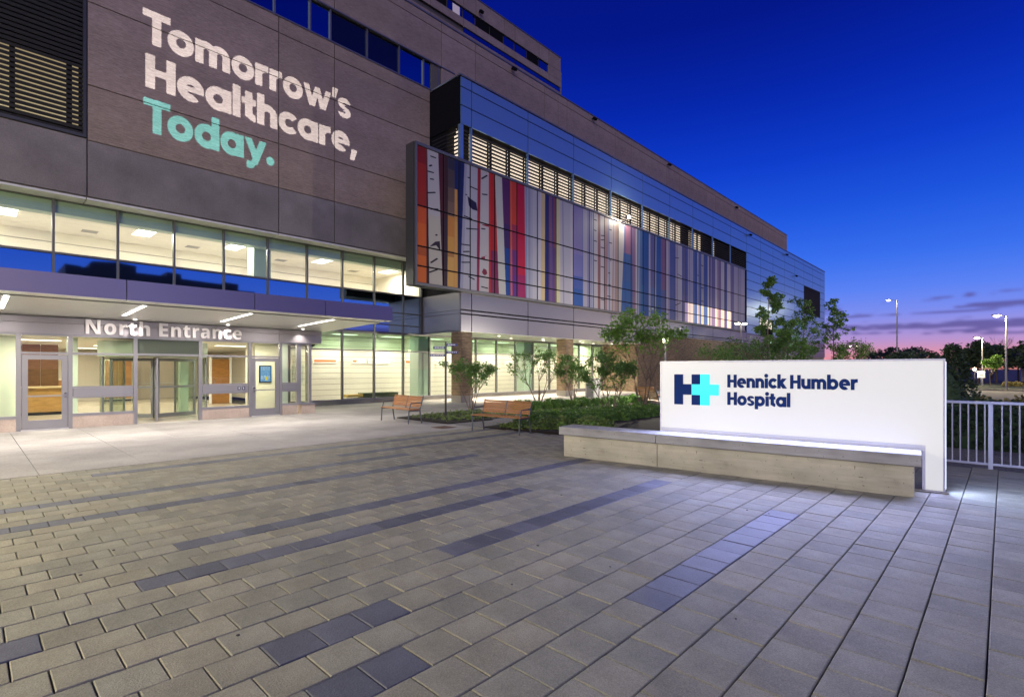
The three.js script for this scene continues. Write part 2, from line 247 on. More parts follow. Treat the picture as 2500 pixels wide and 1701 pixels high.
// stone front: panels with open joints on a backing wall
{
  const wall = sub('stone_wall', building), J = 0.02;
  const panel = (x0, x1, y0, y1, dark) => part('stone_panel', bx(x0 + J, x1 - J, y0 + J, y1 - J, ZS - 0.06, ZS), (dark ? M.stoneDark : M.stone)[Math.floor(rnd() * (dark ? 2 : 3))], wall);
  part('wall_backing', merge([bx(-6, 17.19, 7.52, 9.46, ZS - 0.5, ZS - 0.06), bx(2.80, 17.19, 9.46, 16.66, ZS - 0.5, ZS - 0.06), bx(-6, 80.2, 18.24, 20.64, ZS - 0.5, ZS - 0.06), bx(17.3, 80.2, 16.6, 18.24, ZS - 0.5, ZS - 0.06), bx(-6, 2.80, 15.0, 18.24, ZS - 0.5, ZS - 0.06)]), M.joint, wall);
  const vs = [2.82, 9.17, 11.7, 17.18];
  for (let i = 0; i < 3; i++) {
    panel(vs[i], vs[i + 1], 7.5, 9.4, true);
    for (const [a, b] of [[9.4, 11.27], [11.27, 14.07], [14.07, 16.0], [16.0, 16.68]]) panel(vs[i], vs[i + 1], a, b);
  }
  panel(-3.5, 2.82, 7.5, 9.44, true);
  panel(-3.5, 2.82, 15.02, 16.0); panel(-3.5, 2.82, 16.0, 16.68);
  // stone above the window strip and the parapet
  const ps = [-6, 2.82, 9.17, 11.7, 17.96, 20.47, 26.72, 28.2, 29.21, 35.44, 37.9, 44.1, 46.6, 52.74, 55.17, 61.29, 63.83, 69.95, 72.43, 78.59, 80.25];
  for (let i = 0; i < ps.length - 1; i++) { const y0 = ps[i] < 17 ? 18.25 : 16.7; if (ps[i] < 17 && ps[i + 1] > 17.3) { panel(ps[i], ps[i + 1], 18.25, 20.16); } else panel(ps[i], ps[i + 1], y0 < 18 ? 17.2 : y0, 20.16); panel(ps[i], ps[i + 1], 20.16, 20.66); }
  part('coping', bx(-6, 80.3, 20.66, 20.74, ZS - 0.55, ZS + 0.03), M.metalBand, wall);
  part('end_wall', bx(80.2, 80.26, 16.6, 20.66, ZS - 14, ZS - 0.02), M.stone[0], wall);
  part('sill', bx(-6, 17.2, 16.66, 16.72, ZS - 0.05, ZS + 0.05), M.metalBand, wall);
  part('lintel', bx(-6, 18.9, 18.2, 18.26, ZS - 0.05, ZS + 0.04), M.metalBand, wall);
  // underside of the stone front over the glass
  part('soffit_panel', bx(-3.5, 2.79, 7.40, 7.46, ZG + 0.1, ZS), M.soffit, wall); part('soffit_panel', bx(2.82, 9.15, 7.40, 7.46, ZG + 0.1, ZS), M.soffit, wall); part('soffit_panel', bx(9.18, 17.18, 7.40, 7.46, ZG + 0.1, ZS), M.soffit, wall);
  part('soffit_backing', bx(-3.5, 17.18, 7.462, 7.5, ZG - 0.2, ZS - 0.02), M.joint, wall);
  const strip = sub('window_strip', building);
  const wx = [-2, 1.7, 4.2, 5.9, 7.85, 9.03, 10.58, 11.54, 13.43, 15.27, 16.79, 17.81, 18.9];
  for (let i = 0; i < wx.length - 1; i++) part('pane', bx(wx[i] + 0.03, wx[i + 1] - 0.03, 16.74, 18.18, ZS - 0.14, ZS - 0.12), i === 7 || i === 8 || i === 0 ? M.mirrorDark : M.mirrorGlass, strip);
  for (const x of wx) part('mullion', bx(x - 0.035, x + 0.035, 16.72, 18.2, ZS - 0.15, ZS - 0.04), M.metalBand, strip);
  part('back_panel', bx(-3, 18.9, 16.7, 18.24, ZS - 0.6, ZS - 0.3), M.black, strip);
}
// louvred plant screen beside the stone wall, lit windows behind it
{
  const scr = sub('louvre_screen', building);
  for (let i = 0; i < 34; i++) { const y = 9.62 + i * 0.158; const g = bx(-2.5, 2.72, -0.05, 0.05, -0.08, 0.08); g.rotateX(0.4); g.translate(0, y, ZS - 0.1); part('slat', g, M.slat, scr); }
  part('screen_frame', merge([bx(-2.6, 2.8, 9.46, 9.56, ZS - 0.25, ZS + 0.04), bx(2.72, 2.80, 9.56, 15.0, ZS - 0.25, ZS + 0.02), bx(-2.6, 2.8, 14.96, 15.0, ZS - 0.25, ZS)]), M.frameDark, scr);
  part('plenum', merge([bx(-2.6, 2.8, 9.5, 15, ZS - 1.4, ZS - 1.3), bx(2.72, 2.8, 9.56, 15, ZS - 1.3, ZS - 0.26)]), M.black, scr);
  for (const x of [-0.3, 1.06, 2.42]) part('stud', bx(x - 0.08, x + 0.02, 9.56, 15, ZS - 0.42, ZS - 0.30), M.black, scr);
  const lit = glow(1.0, 0.78, 0.42, 0.3);
  for (const [a, b] of [[-2.3, -0.4], [-0.26, 0.96], [1.10, 2.34], [2.5, 2.66]]) part('lit_window', bx(a, b, 9.95, 12.0, ZS - 0.60, ZS - 0.57), lit, scr);
}
// tower set back above
{
  const ZT = -28, t = sub('tower', building), J = 0.02;
  const px = [2, 7, 12.8, 15.7, 18.6, 21.55, 24.49, 25.69, 28.63, 29.86, 32.8, 34.01, 35.68];
  part('wall_backing', bx(2, 35.66, 20, 28.68, ZT - 12, ZT - 0.18), M.joint, t);
  for (let i = 0; i < px.length - 1; i++) for (const [a, b] of [[21, 23.6], [23.6, 25.74], [26.14, 26.74], [27.5, 28.72]]) part('stone_panel', bx(px[i] + J, px[i + 1] - J, a + J, b - J, ZT - 0.1, ZT), M.stone[(i + 1) % 3], t);
  for (let i = 0; i < px.length - 1; i++) { const n = px[i + 1] - px[i] > 2 ? 2 : 1; for (let k = 0; k < n; k++) { const a = px[i] + (px[i + 1] - px[i]) * k / n, b = px[i] + (px[i + 1] - px[i]) * (k + 1) / n; const last = i === px.length - 2; if (!last) part('pane', bx(a + 0.05, b - 0.05, 26.76, 27.48, ZT - 0.12, ZT - 0.1), hash(i, k) > 0.35 ? M.mirrorGlass : M.black, t); if (px[i] > 24) part('pane', bx(a + 0.03, b - 0.03, 25.78, 26.1, ZT - 0.09, ZT - 0.07), M.mirrorGlass, t); } }
  part('stone_panel', bx(px[11] + J, px[12] - J, 26.74, 27.5, ZT - 0.1, ZT), M.stone[0], t);
  part('end_wall', bx(35.66, 36.28, 20, 27.9, ZT - 12, ZT - 0.4), M.stone[1], t);
  part('coping', bx(2, 35.72, 28.72, 28.8, ZT - 12, ZT + 0.03), M.metalBand, t);
  part('lit_window', bx(23.55, 24.2, 26.8, 27.4, ZT - 0.098, ZT - 0.095), glow(1, 0.75, 0.4, 0.12), t);
}
// projecting metal box
{
  const box = sub('metal_box', building), J = 0.028, xs = [17.2, 17.95];
  for (let x = 22.31; x < 91; x += MOD) xs.push(x);
  xs[xs.length - 1] = 87.7; xs.push(90.4);
  part('box_core', merge([bx(17.26, 90.34, 14.12, 16.5, ZS - 3, ZB - 0.06), bx(57.2, 90.34, 4.5, 14.12, ZS - 3, ZB - 0.06), bx(17.26, 34.76, 3.68, 5.66, ZG + 0.02, ZB - 0.06), bx(34.76, 57.2, 4.46, 5.66, ZG + 0.02, ZB - 0.06), bx(17.26, 57.2, 5.66, 12.1, ZS - 3, ZB - 0.62), bx(17.26, 57.2, 12.1, 14.12, ZS - 3, ZB - 1.2), bx(57.2, 90.34, 3.5, 4.5, ZS - 3, ZB - 0.06)]), M.black, box);
  const put = (x0, x1, y0, y1, m = M.metalBlue) => part('metal_panel', bx(x0 + J, x1 - J, y0 + J, y1 - J, ZB - 0.05, ZB), m, box);
  for (let i = 0; i < xs.length - 1; i++) {
    const a = xs[i], b = xs[i + 1], far = a > 57;
    put(a, b, 15.98, 16.5); put(a, b, 15.05, 15.98); put(a, b, 14.1, 15.05);
    if (far) { for (let y = 14.1; y > 6; y -= 0.955) { const y1 = y, y0 = Math.max(y - 0.955, 5.5); if (a > 78.2 && b < 88 && y1 < 13.8 && y1 > 9.5) continue; if (a > 61 && b < 66.2 && y1 < 7.9 && y1 > 6.4) continue; put(a, b, y0, y1); } put(a, b, 4.42, 5.5, M.metalBand); put(a, b, 3.45, 4.42, M.metalBand); }
    else { put(a, b, 4.72, 5.62, M.metalBand); put(a, b, 4.52, 4.70, M.metalBand); if (a < 34.9) put(a, b, 3.6, 4.50, M.metalBand); else part('metal_panel', bx(a + J, b - J, 4.42, 4.5, ZB - 0.05, ZB), M.metalBand, box); }
  }
  part('coping', bx(17.14, 90.45, 16.52, 16.6, ZS - 0.0, ZB + 0.04), M.metalBand, box);
  part('ledge', bx(17.2, 57.2, 5.64, 5.70, ZB - 0.05, ZB + 0.1), M.metalBand, box);
  // dark louvre opening and lit window in the far panels
  for (let i = 0; i < 30; i++) part('slat', bx(79.0, 87.6, 9.4 + i * 0.145, 9.46 + i * 0.145, ZB - 0.08, ZB - 0.02), M.slat, box);
  part('lit_window', bx(61.5, 65.6, 6.4, 7.9, ZB - 0.055, ZB - 0.05), glow(1.0, 0.82, 0.55, 0.9), box);
  for (const x of [62.5, 63.5, 64.6]) part('mullion', bx(x - 0.04, x + 0.04, 6.4, 7.9, ZB - 0.045, ZB - 0.01), M.frameDark, box);
  // end face towards the entrance: black above, pale band below
  part('end_panel', bx(17.2, 17.25, 14.1, 16.5, ZS + 0.0, ZB - 0.06), M.black, box);
  for (const [a, b] of [[4.72, 5.60], [4.54, 4.70], [3.6, 4.52]]) part('metal_panel', bx(17.2, 17.25, a, b, ZG + 0.1, ZB - 0.06), M.metalBand, box);
  part('end_panel', bx(17.27, 17.32, 5.6, 12.1, ZG, ZB - 0.62), M.metalBand, box);
  // louvre band with bright windows behind
  const lou = sub('louvre_band', building);
  for (let x = 17.95; x < 57; x += MOD) {
    const b = Math.min(x + MOD, 57.1);
    for (let k = 0; k < 9; k++) { const g = bx(x + 0.05, b - 0.05, -0.04, 0.04, -0.06, 0.06); g.rotateX(0.35); g.translate(0, 12.32 + k * 0.197, ZB - 0.13); part('slat', g, M.slat, lou); }
    part('post', bx(x - 0.05, x + 0.05, 12.1, 14.1, ZB - 0.12, ZB - 0.01), M.metalBlue, lou);
  }
  for (let k = 0; k < 9; k++) { const g = bx(-0.055, 0.055, -0.03, 0.03, ZS + 0.1, ZB - 0.2); g.rotateZ(0.35); g.translate(17.3, 12.32 + k * 0.197, 0); part('slat', g, M.slat, lou); }
  for (let k = 0; k < 9; k++) { const g = bx(17.4, 17.85, -0.03, 0.03, -0.055, 0.055); g.rotateX(0.35); g.translate(0, 12.32 + k * 0.197, ZB - 0.13); part('slat', g, M.slat, lou); }
  part('post', bx(17.2, 17.4, 12.1, 14.1, ZB - 0.2, ZB - 0.01), M.metalBlue, lou);
  for (let x = 18.15; x < 48; x += MOD / 3) part('stud', bx(x, x + 0.13, 12.1, 14.1, ZB - 0.42, ZB - 0.34), M.black, lou);
  const litM = glow(1.0, 0.82, 0.6, 1.0);
  for (let x = 18.3; x < 43; x += MOD / 3) part('lit_window', bx(x, x + MOD / 3 - 0.17, 12.18, 14.06, ZB - 0.60, ZB - 0.58), litM, lou);
  for (const x of [44.6, 45.6, 46.5, 50.0]) part('lit_window', bx(x, x + (x > 49 ? 0.12 : 0.5), 12.18, 14.06, ZB - 0.60, ZB - 0.58), litM, lou);
  for (const z of [-22.2, -21.35]) part('lit_window', bx(17.8, 17.83, 12.18, 14.06, z + 0.04, z + 0.8), litM, lou);
  part('lit_window', bx(17.42, 17.82, 12.18, 14.06, ZB - 0.60, ZB - 0.58), litM, lou);
  part('band_sill', bx(17.2, 57.2, 12.05, 12.12, ZB - 0.3, ZB + 0.03), M.metalBand, lou);
}
// overhang: soffit with small round downlights, brick piers, brick wall
{
  const over = sub('overhang', building);
  for (let x = 17.3, i = 0; x < 34.7; x += 1.745, i++) part('soffit_panel', bx(x, Math.min(x + 1.735, 34.8), 3.60, 3.64, ZG + 0.02, ZB - 0.06), M.soffit, over);
  part('soffit_backing', bx(17.2, 34.8, 3.642, 3.675, ZG + 0.02, ZB - 0.07), M.joint, over);
  const disc = glow(1, 0.93, 0.8, 6);
  for (const [x, z] of [[19.0, -21.3], [19.94, -22.3], [21.04, -21.0], [23.3, -22.2], [25.3, -21.3], [26.46, -22.2], [28.87, -21.0], [30.71, -22.1], [33.47, -21.4], [32.2, -22.2]]) {
    part('downlight', cyl(x, 3.585, 3.599, z, 0.07, 0.07, 14), disc, over);
    spotLight([x, 3.56, z], [x, 0, z], [1, 0.86, 0.66], 80, 1.0, 0.8, 3);
  }
  // bricks laid one by one round the piers and the walls
  const bricks = (parent, list) => {
    const im = new THREE.InstancedMesh(new THREE.BoxGeometry(1, 1, 1), M.brick, list.length), m4 = new THREE.Matrix4(); im.name = 'bricks'; im.userData.kind = 'stuff'; im.castShadow = im.receiveShadow = true;
    list.forEach(([x, y, z, w, h, d], i) => { m4.makeScale(w, h, d).setPosition(x, y, z); im.setMatrixAt(i, m4); const k = 0.62 + 0.6 * hash(i, 7), q = hash(i, 3); im.setColorAt(i, C(k * (0.95 + 0.1 * q), k, k * (0.9 + 0.15 * q))); }); parent.add(im);
  };
  const course = 0.0775, L = 0.203;
  const faceX = (out, x, z0, z1, y0, y1, dirOut) => { let r = 0; for (let y = y0; y < y1 - 0.05; y += course, r++) { const st = (r % 2) * (L + 0.012) / 2; for (let z = z0 - st; z < z1; z += L + 0.012) { const a = Math.max(z, z0), b = Math.min(z + L, z1); if (b - a > 0.03) out.push([x, y + course / 2, (a + b) / 2, 0.05, course - 0.012, b - a]); } } };
  const faceZ = (out, z, x0, x1, y0, y1) => { let r = 0; for (let y = y0; y < y1 - 0.05; y += course, r++) { const st = (r % 2) * (L + 0.012) / 2; for (let x = x0 - st; x < x1; x += L + 0.012) { const a = Math.max(x, x0), b = Math.min(x + L, x1); if (b - a > 0.03) out.push([(a + b) / 2, y + course / 2, z, b - a, course - 0.012, 0.05]); } } };
  for (const x of [17.25, 25.92]) {
    const pier = sub('brick_pier', building), w = 0.78;
    part('pier_core', bx(x + 0.02, x + w - 0.02, 0.34, 3.6, ZB - w + 0.02, ZB - 0.05), M.mortar, pier);
    part('pier_base', bx(x - 0.01, x + w + 0.01, -0.03, 0.34, ZB - w - 0.01, ZB - 0.02), M.base, pier);
    const l = []; faceX(l, x + 0.02, ZB - w, ZB - 0.05, 0.35, 3.6); faceZ(l, ZB - 0.05, x + 0.045, x + w - 0.045, 0.35, 3.6); faceX(l, x + w - 0.02, ZB - w, ZB - 0.05, 0.35, 3.6); bricks(pier, l);
  }
  const bw = sub('brick_wall', building), l = [];
  part('wall_core', merge([bx(34.78, 90.3, -0.05, 4.44, ZG, ZB - 0.1)]), M.mortar, bw);
  faceX(l, 34.77, ZG + 0.02, ZB - 0.1, 0, 3.6); faceZ(l, ZB - 0.09, 34.8, 62, 0, 4.42); bricks(bw, l);
  part('brick_recess_door', bx(39.0, 40.1, 0, 2.4, ZB - 0.06, ZB - 0.03), M.black, bw);
}
// glass walls: upper storey, dark spandrels, ground storey
{
  const cw = sub('curtain_wall', building), xs = []; for (let k = -2; k <= 20; k++) xs.push(2.035 + k * 1.7455 - (k > 15 ? 0 : 0));
  const X = xs.filter((x) => x < 34.7); X.push(34.74);
  for (let i = 0; i < X.length; i++) {
    const x = X[i], upper = x < 17.1, ground = x > 9.2;
    if (upper) part('mullion', bx(x - 0.035, x + 0.035, 3.6, 7.4, ZG - 0.1, ZG + 0.06), M.mullion, cw);
    if (ground) part('mullion', bx(x - 0.035, x + 0.035, 0.2, 3.56, ZG - 0.1, ZG + 0.06), M.mullion, cw);
    if (i === X.length - 1) break;
    const a = x + 0.04, b = X[i + 1] - 0.04;
    if (upper) { const bb = Math.min(b, 17.1); part('pane', bx(a, bb, 5.66, 7.38, ZG - 0.012, ZG), M.glass, cw); for (const [y0, y1] of [[4.68, 5.56], [4.03, 4.62], [3.62, 3.97]]) part('spandrel_pane', bx(a, bb, y0, y1, ZG - 0.012, ZG), M.spandrel, cw); }
    if (ground) { part('pane', bx(a, b, 0.26, 2.60, ZG - 0.012, ZG), M.glass, cw); part('pane', bx(a, b, 2.68, 3.5, ZG - 0.012, ZG), M.glassGreen, cw); }
  }
  part('transom', bx(-3, 17.14, 5.575, 5.645, ZG - 0.1, ZG + 0.055), M.mullion, cw); part('transom', bx(-3, 17.14, 4.63, 4.67, ZG - 0.1, ZG + 0.05), M.mullion, cw); part('transom', bx(-3, 17.14, 3.98, 4.02, ZG - 0.1, ZG + 0.05), M.mullion, cw);
  part('head_rail', bx(-3, 17.14, 7.38, 7.44, ZG - 0.1, ZG + 0.055), M.mullion, cw);
  part('corner_post', bx(17.1, 17.19, 3.6, 7.4, ZG - 0.1, ZG + 0.12), M.frameDark, cw);
  part('transom', bx(9.2, 34.76, 2.61, 2.67, ZG - 0.1, ZG + 0.055), M.mullion, cw); part('head_rail', bx(9.2, 34.76, 3.505, 3.595, ZG - 0.1, ZG + 0.055), M.mullion, cw);
  part('sill', bx(9.2, 34.76, 0.19, 0.255, ZG - 0.1, ZG + 0.09), M.frame, cw); part('base_kerb', bx(9.2, 34.76, -0.04, 0.185, ZG - 0.2, ZG + 0.02), M.base, cw);
  part('spandrel_backing', bx(-3, 17.1, 3.55, 5.6, ZG - 0.3, ZG - 0.1), M.black, cw);
}
// rooms behind the glass
{
  const up = sub('upper_corridor', building);
  part('corridor_floor', bx(-4, 17.2, 5.0, 5.1, -29, ZG - 0.32), M.inFloor, up);
  for (let k = 0, z = ZG - 0.4; z > -28.6; z -= 0.61, k++) part('ceiling_plank', bx(-4, 17.2, 7.16, 7.2, z - 0.58, z), M.inCeil, up);
  part('ceiling_backing', bx(-4, 17.2, 7.21, 7.3, -29, ZG - 0.36), M.inJoint, up);
  for (let y = 5.1, k = 0; y < 7.1; y += 0.42, k++) part('wall_panel', bx(-4, 17.2, y, Math.min(y + 0.39, 7.16), -27.6, -27.55), M.inWall[k % 3], up);
  part('wall_backing', bx(-4, 17.2, 5.0, 7.2, -27.8, -27.6), M.inJoint, up);
  part('side_wall', bx(17.2, 17.26, 5.0, 7.3, -28.6, ZG), M.inWall[0], up); part('side_wall', bx(-4.1, -4.02, 5.0, 7.3, -28.6, ZG), M.inWall[0], up);
  for (const x of [9.07, 0.35]) part('column', bx(x - 0.36, x + 0.36, 5.1, 7.16, -24.6, -23.85), M.inShadeGreen, up);
  part('bulkhead', bx(-4, 17.2, 6.98, 7.155, -23.75, ZG - 0.13), M.inShadeGreen, up); part('bulkhead', bx(-4, 17.2, 7.16, 7.46, ZG - 0.35, ZG - 0.13), M.inShadeGreen, up);
  for (const [x, w] of [[5.4, 0.9], [12.3, 1.4]]) part('alcove', bx(x, x + w, 5.1, 6.0, -27.54, -27.5), mat(0.55, 0.48, 0.4), up);
  const lampM = glow(1, 0.97, 0.9, 3);
  for (const x of [-2.8, 0.95, 4.95, 8.3, 12.45, 16.35]) { part('ceiling_light', bx(x - 0.3, x + 0.3, 7.145, 7.159, -25.65, -24.35), lampM, up); areaLight(0.58, 1.28, [x, 7.13, -25], [x, 0, -25], [1, 0.94, 0.85], 72); }
  for (const x of [3.4, 7.0, 10.9, 14.9]) part('ceiling_vent', bx(x - 0.25, x + 0.25, 7.15, 7.158, -26.6, -26.1), mat(0.3, 0.29, 0.27), up);
  for (const x of [2.6, 6.7, 10.4, 14.4]) part('downlight', cyl(x, 7.14, 7.158, -24.1, 0.08, 0.08, 12), lampM, up);

  const gr = sub('ground_corridor', building);
  part('corridor_floor', bx(9.3, 34.76, -0.1, 0.02, -27, ZG - 0.21), M.inFloor, gr);
  part('ceiling', bx(9.3, 34.76, 3.52, 3.58, -27, ZG - 0.11), M.inCeil, gr);
  for (let y = 0.02, k = 0; y < 3.5; y += 0.295, k++) part('wall_panel', bx(11.4, 34.7, y, Math.min(y + 0.277, 3.52), -26.2, -26.15), M.inWall[k % 3], gr);
  part('wall_backing', bx(9.3, 34.7, 0, 3.52, -26.4, -26.21), M.inJoint, gr);
  part('side_wall', bx(34.70, 34.76, 0, 3.5, -26.4, ZG - 0.11), M.inWall[1], gr);
  for (const x of [17.64, 26.36]) part('column', bx(x - 0.4, x + 0.4, 0.02, 3.52, -24.3, -23.5), M.inShadeGreen, gr);
  part('wood_door', bx(35.6 - 0.2 - 2.0, 35.6 - 0.9, 0.02, 2.25, -26.14, -26.1), mat(0.5, 0.36, 0.2), gr);
  const lm = glow(1, 0.96, 0.88, 3);
  for (let x = 10.8; x < 34; x += 2.9) { part('ceiling_light', bx(x - 0.6, x + 0.6, 3.50, 3.518, -25.3, -24.8), lm, gr); areaLight(1.18, 0.48, [x, 3.49, -25.05], [x, 0, -25.05], [1, 0.93, 0.78], 60); }
  for (const [x0, x1, y0, y1] of [[12.46, 13.8, 2.01, 2.27], [14.66, 15.54, 2.0, 2.29], [15.66, 17.12, 2.0, 2.28], [18.17, 19.3, 2.0, 2.28], [20.4, 21.6, 2.0, 2.28], [24.67, 25.76, 2.0, 2.26], [26.73, 27.6, 2.0, 2.26]]) {
    const orange = x0 < 13 || (x0 > 18 && x0 < 19);
    const pic = thing('wall_picture', orange ? 'white framed picture with a broad orange band on the corridor wall' : 'white framed picture panel on the corridor wall', 'picture', [0, 0, 0], 0, orange ? 'pictures with orange bands' : 'white pictures on the corridor wall');
    part('frame', bx(x0, x1, y0, y1, -26.145, -26.10), M.white, pic);
    if (orange) part('print', bx(x0 + 0.06, x1 - 0.06, y0 + 0.07, y1 - 0.07, -26.1, -26.092), mat(0.6, 0.2, 0.06), pic); else part('print', bx(x0 + 0.08, x0 + 0.3, y0 + 0.09, y1 - 0.09, -26.1, -26.092), x0 < 15 ? mat(0.6, 0.22, 0.08) : mat(0.62, 0.62, 0.62), pic);
  }
  const seat = thing('low_bench', 'low yellow and dark green bench inside by the corridor glass', 'bench', [0, 0, 0]);
  part('seat', bx(13.0, 13.9, 0.3, 0.42, -24.2, -23.6), mat(0.55, 0.36, 0.08), seat); part('seat_back', bx(13.95, 16.0, 0.25, 0.48, -24.2, -23.6), mat(0.08, 0.10, 0.05), seat); part('plinth', bx(13.0, 16.0, 0.021, 0.24, -24.15, -23.65), M.black, seat);
}
// lamp on the mural edge, small dark floodlights on the parapets
for (const [x, y, z] of [[23.52, 20.45, ZS], [32.27, 20.4, ZS], [44.2, 20.4, ZS], [60.57, 20.2, ZS], [57.75, 16.1, ZB], [70.6, 16.05, ZB], [74.6, 13.9, ZB], [26.0, 27.9, -28]]) {
  const f = thing('parapet_floodlight', y > 25 ? 'small dark floodlight under the tower coping' : z === ZS ? 'small dark floodlight under the stone parapet' : y > 15 ? 'small dark floodlight near the top of the blue metal box' : 'small dark floodlight lower down on the blue metal box', 'floodlight', [x, y, z], 0, y > 25 ? undefined : z === ZS ? 'floodlights along the stone parapet' : y > 15 ? 'floodlights along the metal box' : undefined);
  part('bracket', bx(-0.03, 0.03, -0.03, 0.03, 0.0, 0.2), M.black, f); const h = rbox(-0.17, 0.17, -0.09, 0.09, 0.16, 0.38, 0.03); h.rotateX(0.3); part('head', h, M.black, f);
}

// ---------------------------------------------------------------- mural screen in front of the metal box
{
  const Z0 = -19.72, X0 = 14.37, X1 = 56.2, Y = [5.72, 6.5, 7.42, 9.3, 12.08];
  const mural = thing('mural_screen', 'long printed glass mural of birch trunks and coloured stripes on the building', 'mural', [0, 0, 0]);
  const W = 2048, H = 620, cv = document.createElement('canvas'); cv.width = W; cv.height = H; const c = cv.getContext('2d');
  const ux = (x) => (x - X0) / (X1 - X0) * W, uy = (y) => (1 - (y - Y[0]) / (Y[4] - Y[0])) * H;
  c.fillStyle = '#b9b6c0'; c.fillRect(0, 0, W, H);
  // stripe: x at top (two) and at bottom (two), colours from the top to the bottom as [colour, y where it starts]
  const S = (a, b, d, e, ...cols) => { if (typeof cols[0] === 'string') cols = [[cols[0], 99]]; c.save(); c.beginPath(); c.moveTo(ux(a), 0); c.lineTo(ux(b), 0); c.lineTo(ux(e), H); c.lineTo(ux(d), H); c.closePath(); c.clip(); for (const [k, y] of cols) { c.fillStyle = k; c.fillRect(0, y > 50 ? 0 : uy(y), W, H); } c.restore(); };
  const w1 = '#c6c3c6', w2 = '#bcbccb', w3 = '#d0cbcc';
  S(14.3, 14.93, 14.3, 14.93, ['#8d1a0e', 99], ['#a8260f', 11.3], ['#a22a12', 9.95], ['#d4531a', 9.25], ['#e0641c', 8.5], ['#b8541c', 7.4], ['#e06a20', 7.0]);
  S(14.93, 14.98, 14.93, 15.1, '#2a1614'); S(14.97, 15.63, 15.1, 15.9, [w1, 99], ['#c9c4b4', 9.0]);
  S(15.63, 16.0, 15.9, 16.05, ['#521a1a', 99], ['#3c1d22', 9]); S(16.0, 16.24, 16.02, 16.2, ['#3a2018', 99], ['#342830', 9]);
  S(16.24, 16.66, 16.2, 16.6, ['#2c2c3c', 99], ['#4c3f3c', 11.5], ['#6a5344', 10.6], ['#7d6250', 9.9], ['#d28a38', 9.2], ['#dba045', 8.2], ['#b98040', 7.5], ['#e0ac55', 7.2]);
  S(16.66, 16.83, 16.62, 16.86, ['#15225e', 99], ['#d89a48', 10.6], ['#e0a450', 9]); S(16.83, 17.3, 16.86, 17.0, ['#0f1636', 99]); S(17.05, 17.3, 16.92, 17.0, '#16205c');
  S(17.3, 18.2, 17.0, 18.14, w2); S(17.3, 17.46, 17.0, 17.2, '#a9a8c0'); S(18.2, 18.42, 18.14, 18.3, ['#a01a1a', 99], ['#8c1a3c', 9]); S(18.42, 19.06, 18.3, 19.0, w1);
  S(19.06, 19.45, 19.0, 19.75, ['#c42212', 99], ['#b5201c', 9.6], ['#7a1f4c', 8]); S(19.0, 19.16, 19.0, 19.12, '#c82a14'); S(19.45, 19.98, 19.75, 20.3, ['#c9cac6', 99]);
  S(19.98, 20.66, 20.3, 20.7, ['#53205a', 99], ['#3a205e', 9.6], ['#173a8c', 8.3], ['#0f3f94', 7.4]); S(20.66, 21.3, 20.7, 21.3, ['#d23a1c', 99], ['#a02a48', 9.7], ['#6a2a78', 8.3], ['#5c2a86', 6.9]); S(20.62, 20.74, 20.66, 20.8, '#e05a28');
  S(21.2, 21.8, 21.28, 21.9, ['#c01030', 99], ['#c4183a', 9], ['#a01e5a', 7]); S(21.8, 22.5, 21.9, 22.5, '#aeb0c4'); S(22.1, 22.3, 22.15, 22.3, '#9698b4'); S(22.5, 23.3, 22.5, 23.25, w2); S(23.3, 23.62, 23.25, 23.6, '#d9c08c');
  S(23.62, 23.98, 23.6, 23.95, '#15206a'); S(23.98, 24.62, 23.95, 24.6, ['#7c3a54', 99], ['#5a3a6c', 9], ['#6a4470', 7.4]); S(24.24, 24.4, 24.24, 24.4, '#4a2a70'); S(24.62, 25.05, 24.6, 25.05, '#d6d0a4');
  S(25.05, 25.95, 25.05, 25.95, w2); S(25.95, 26.4, 25.9, 26.35, '#c0bccb'); S(26.4, 27.4, 26.4, 27.4, ['#8c84bc', 99], ['#7c7cc0', 9], ['#4a62b4', 7.6], ['#2f5cae', 6.8]); S(27.4, 28.3, 27.4, 28.3, '#b4b2c6'); S(27.9, 28.1, 27.9, 28.1, '#8c8cb4');
  S(28.3, 28.65, 28.3, 28.65, '#2c4a9c'); S(28.65, 29.1, 28.65, 29.1, w3); S(29.1, 29.45, 29.1, 29.4, '#9c6664'); S(29.45, 29.9, 29.4, 29.9, w3); S(29.9, 30.4, 29.9, 30.3, '#b48c8c'); S(30.4, 31.0, 30.2, 30.8, w3); S(31.0, 31.6, 30.8, 31.6, '#b89a90'); S(31.6, 32.5, 31.6, 32.0, '#ccc8c4');
  S(32.5, 33.4, 32.0, 33.4, ['#9c6c84', 99], ['#3f66a0', 10], ['#2f66a8', 8]); S(33.4, 34.1, 33.4, 34.1, ['#94708c', 99], ['#a0788c', 7]); S(34.0, 34.25, 34.0, 34.25, w3); S(34.25, 35.2, 34.25, 35.2, ['#2b5c9c', 99], ['#2470a8', 8]); S(34.6, 34.95, 34.25, 34.8, '#5a7cac'); S(35.2, 36.0, 35.2, 36.0, '#24549c'); S(36.0, 37.0, 36.0, 37.0, ['#68689c', 99], ['#5a72a8', 8]);
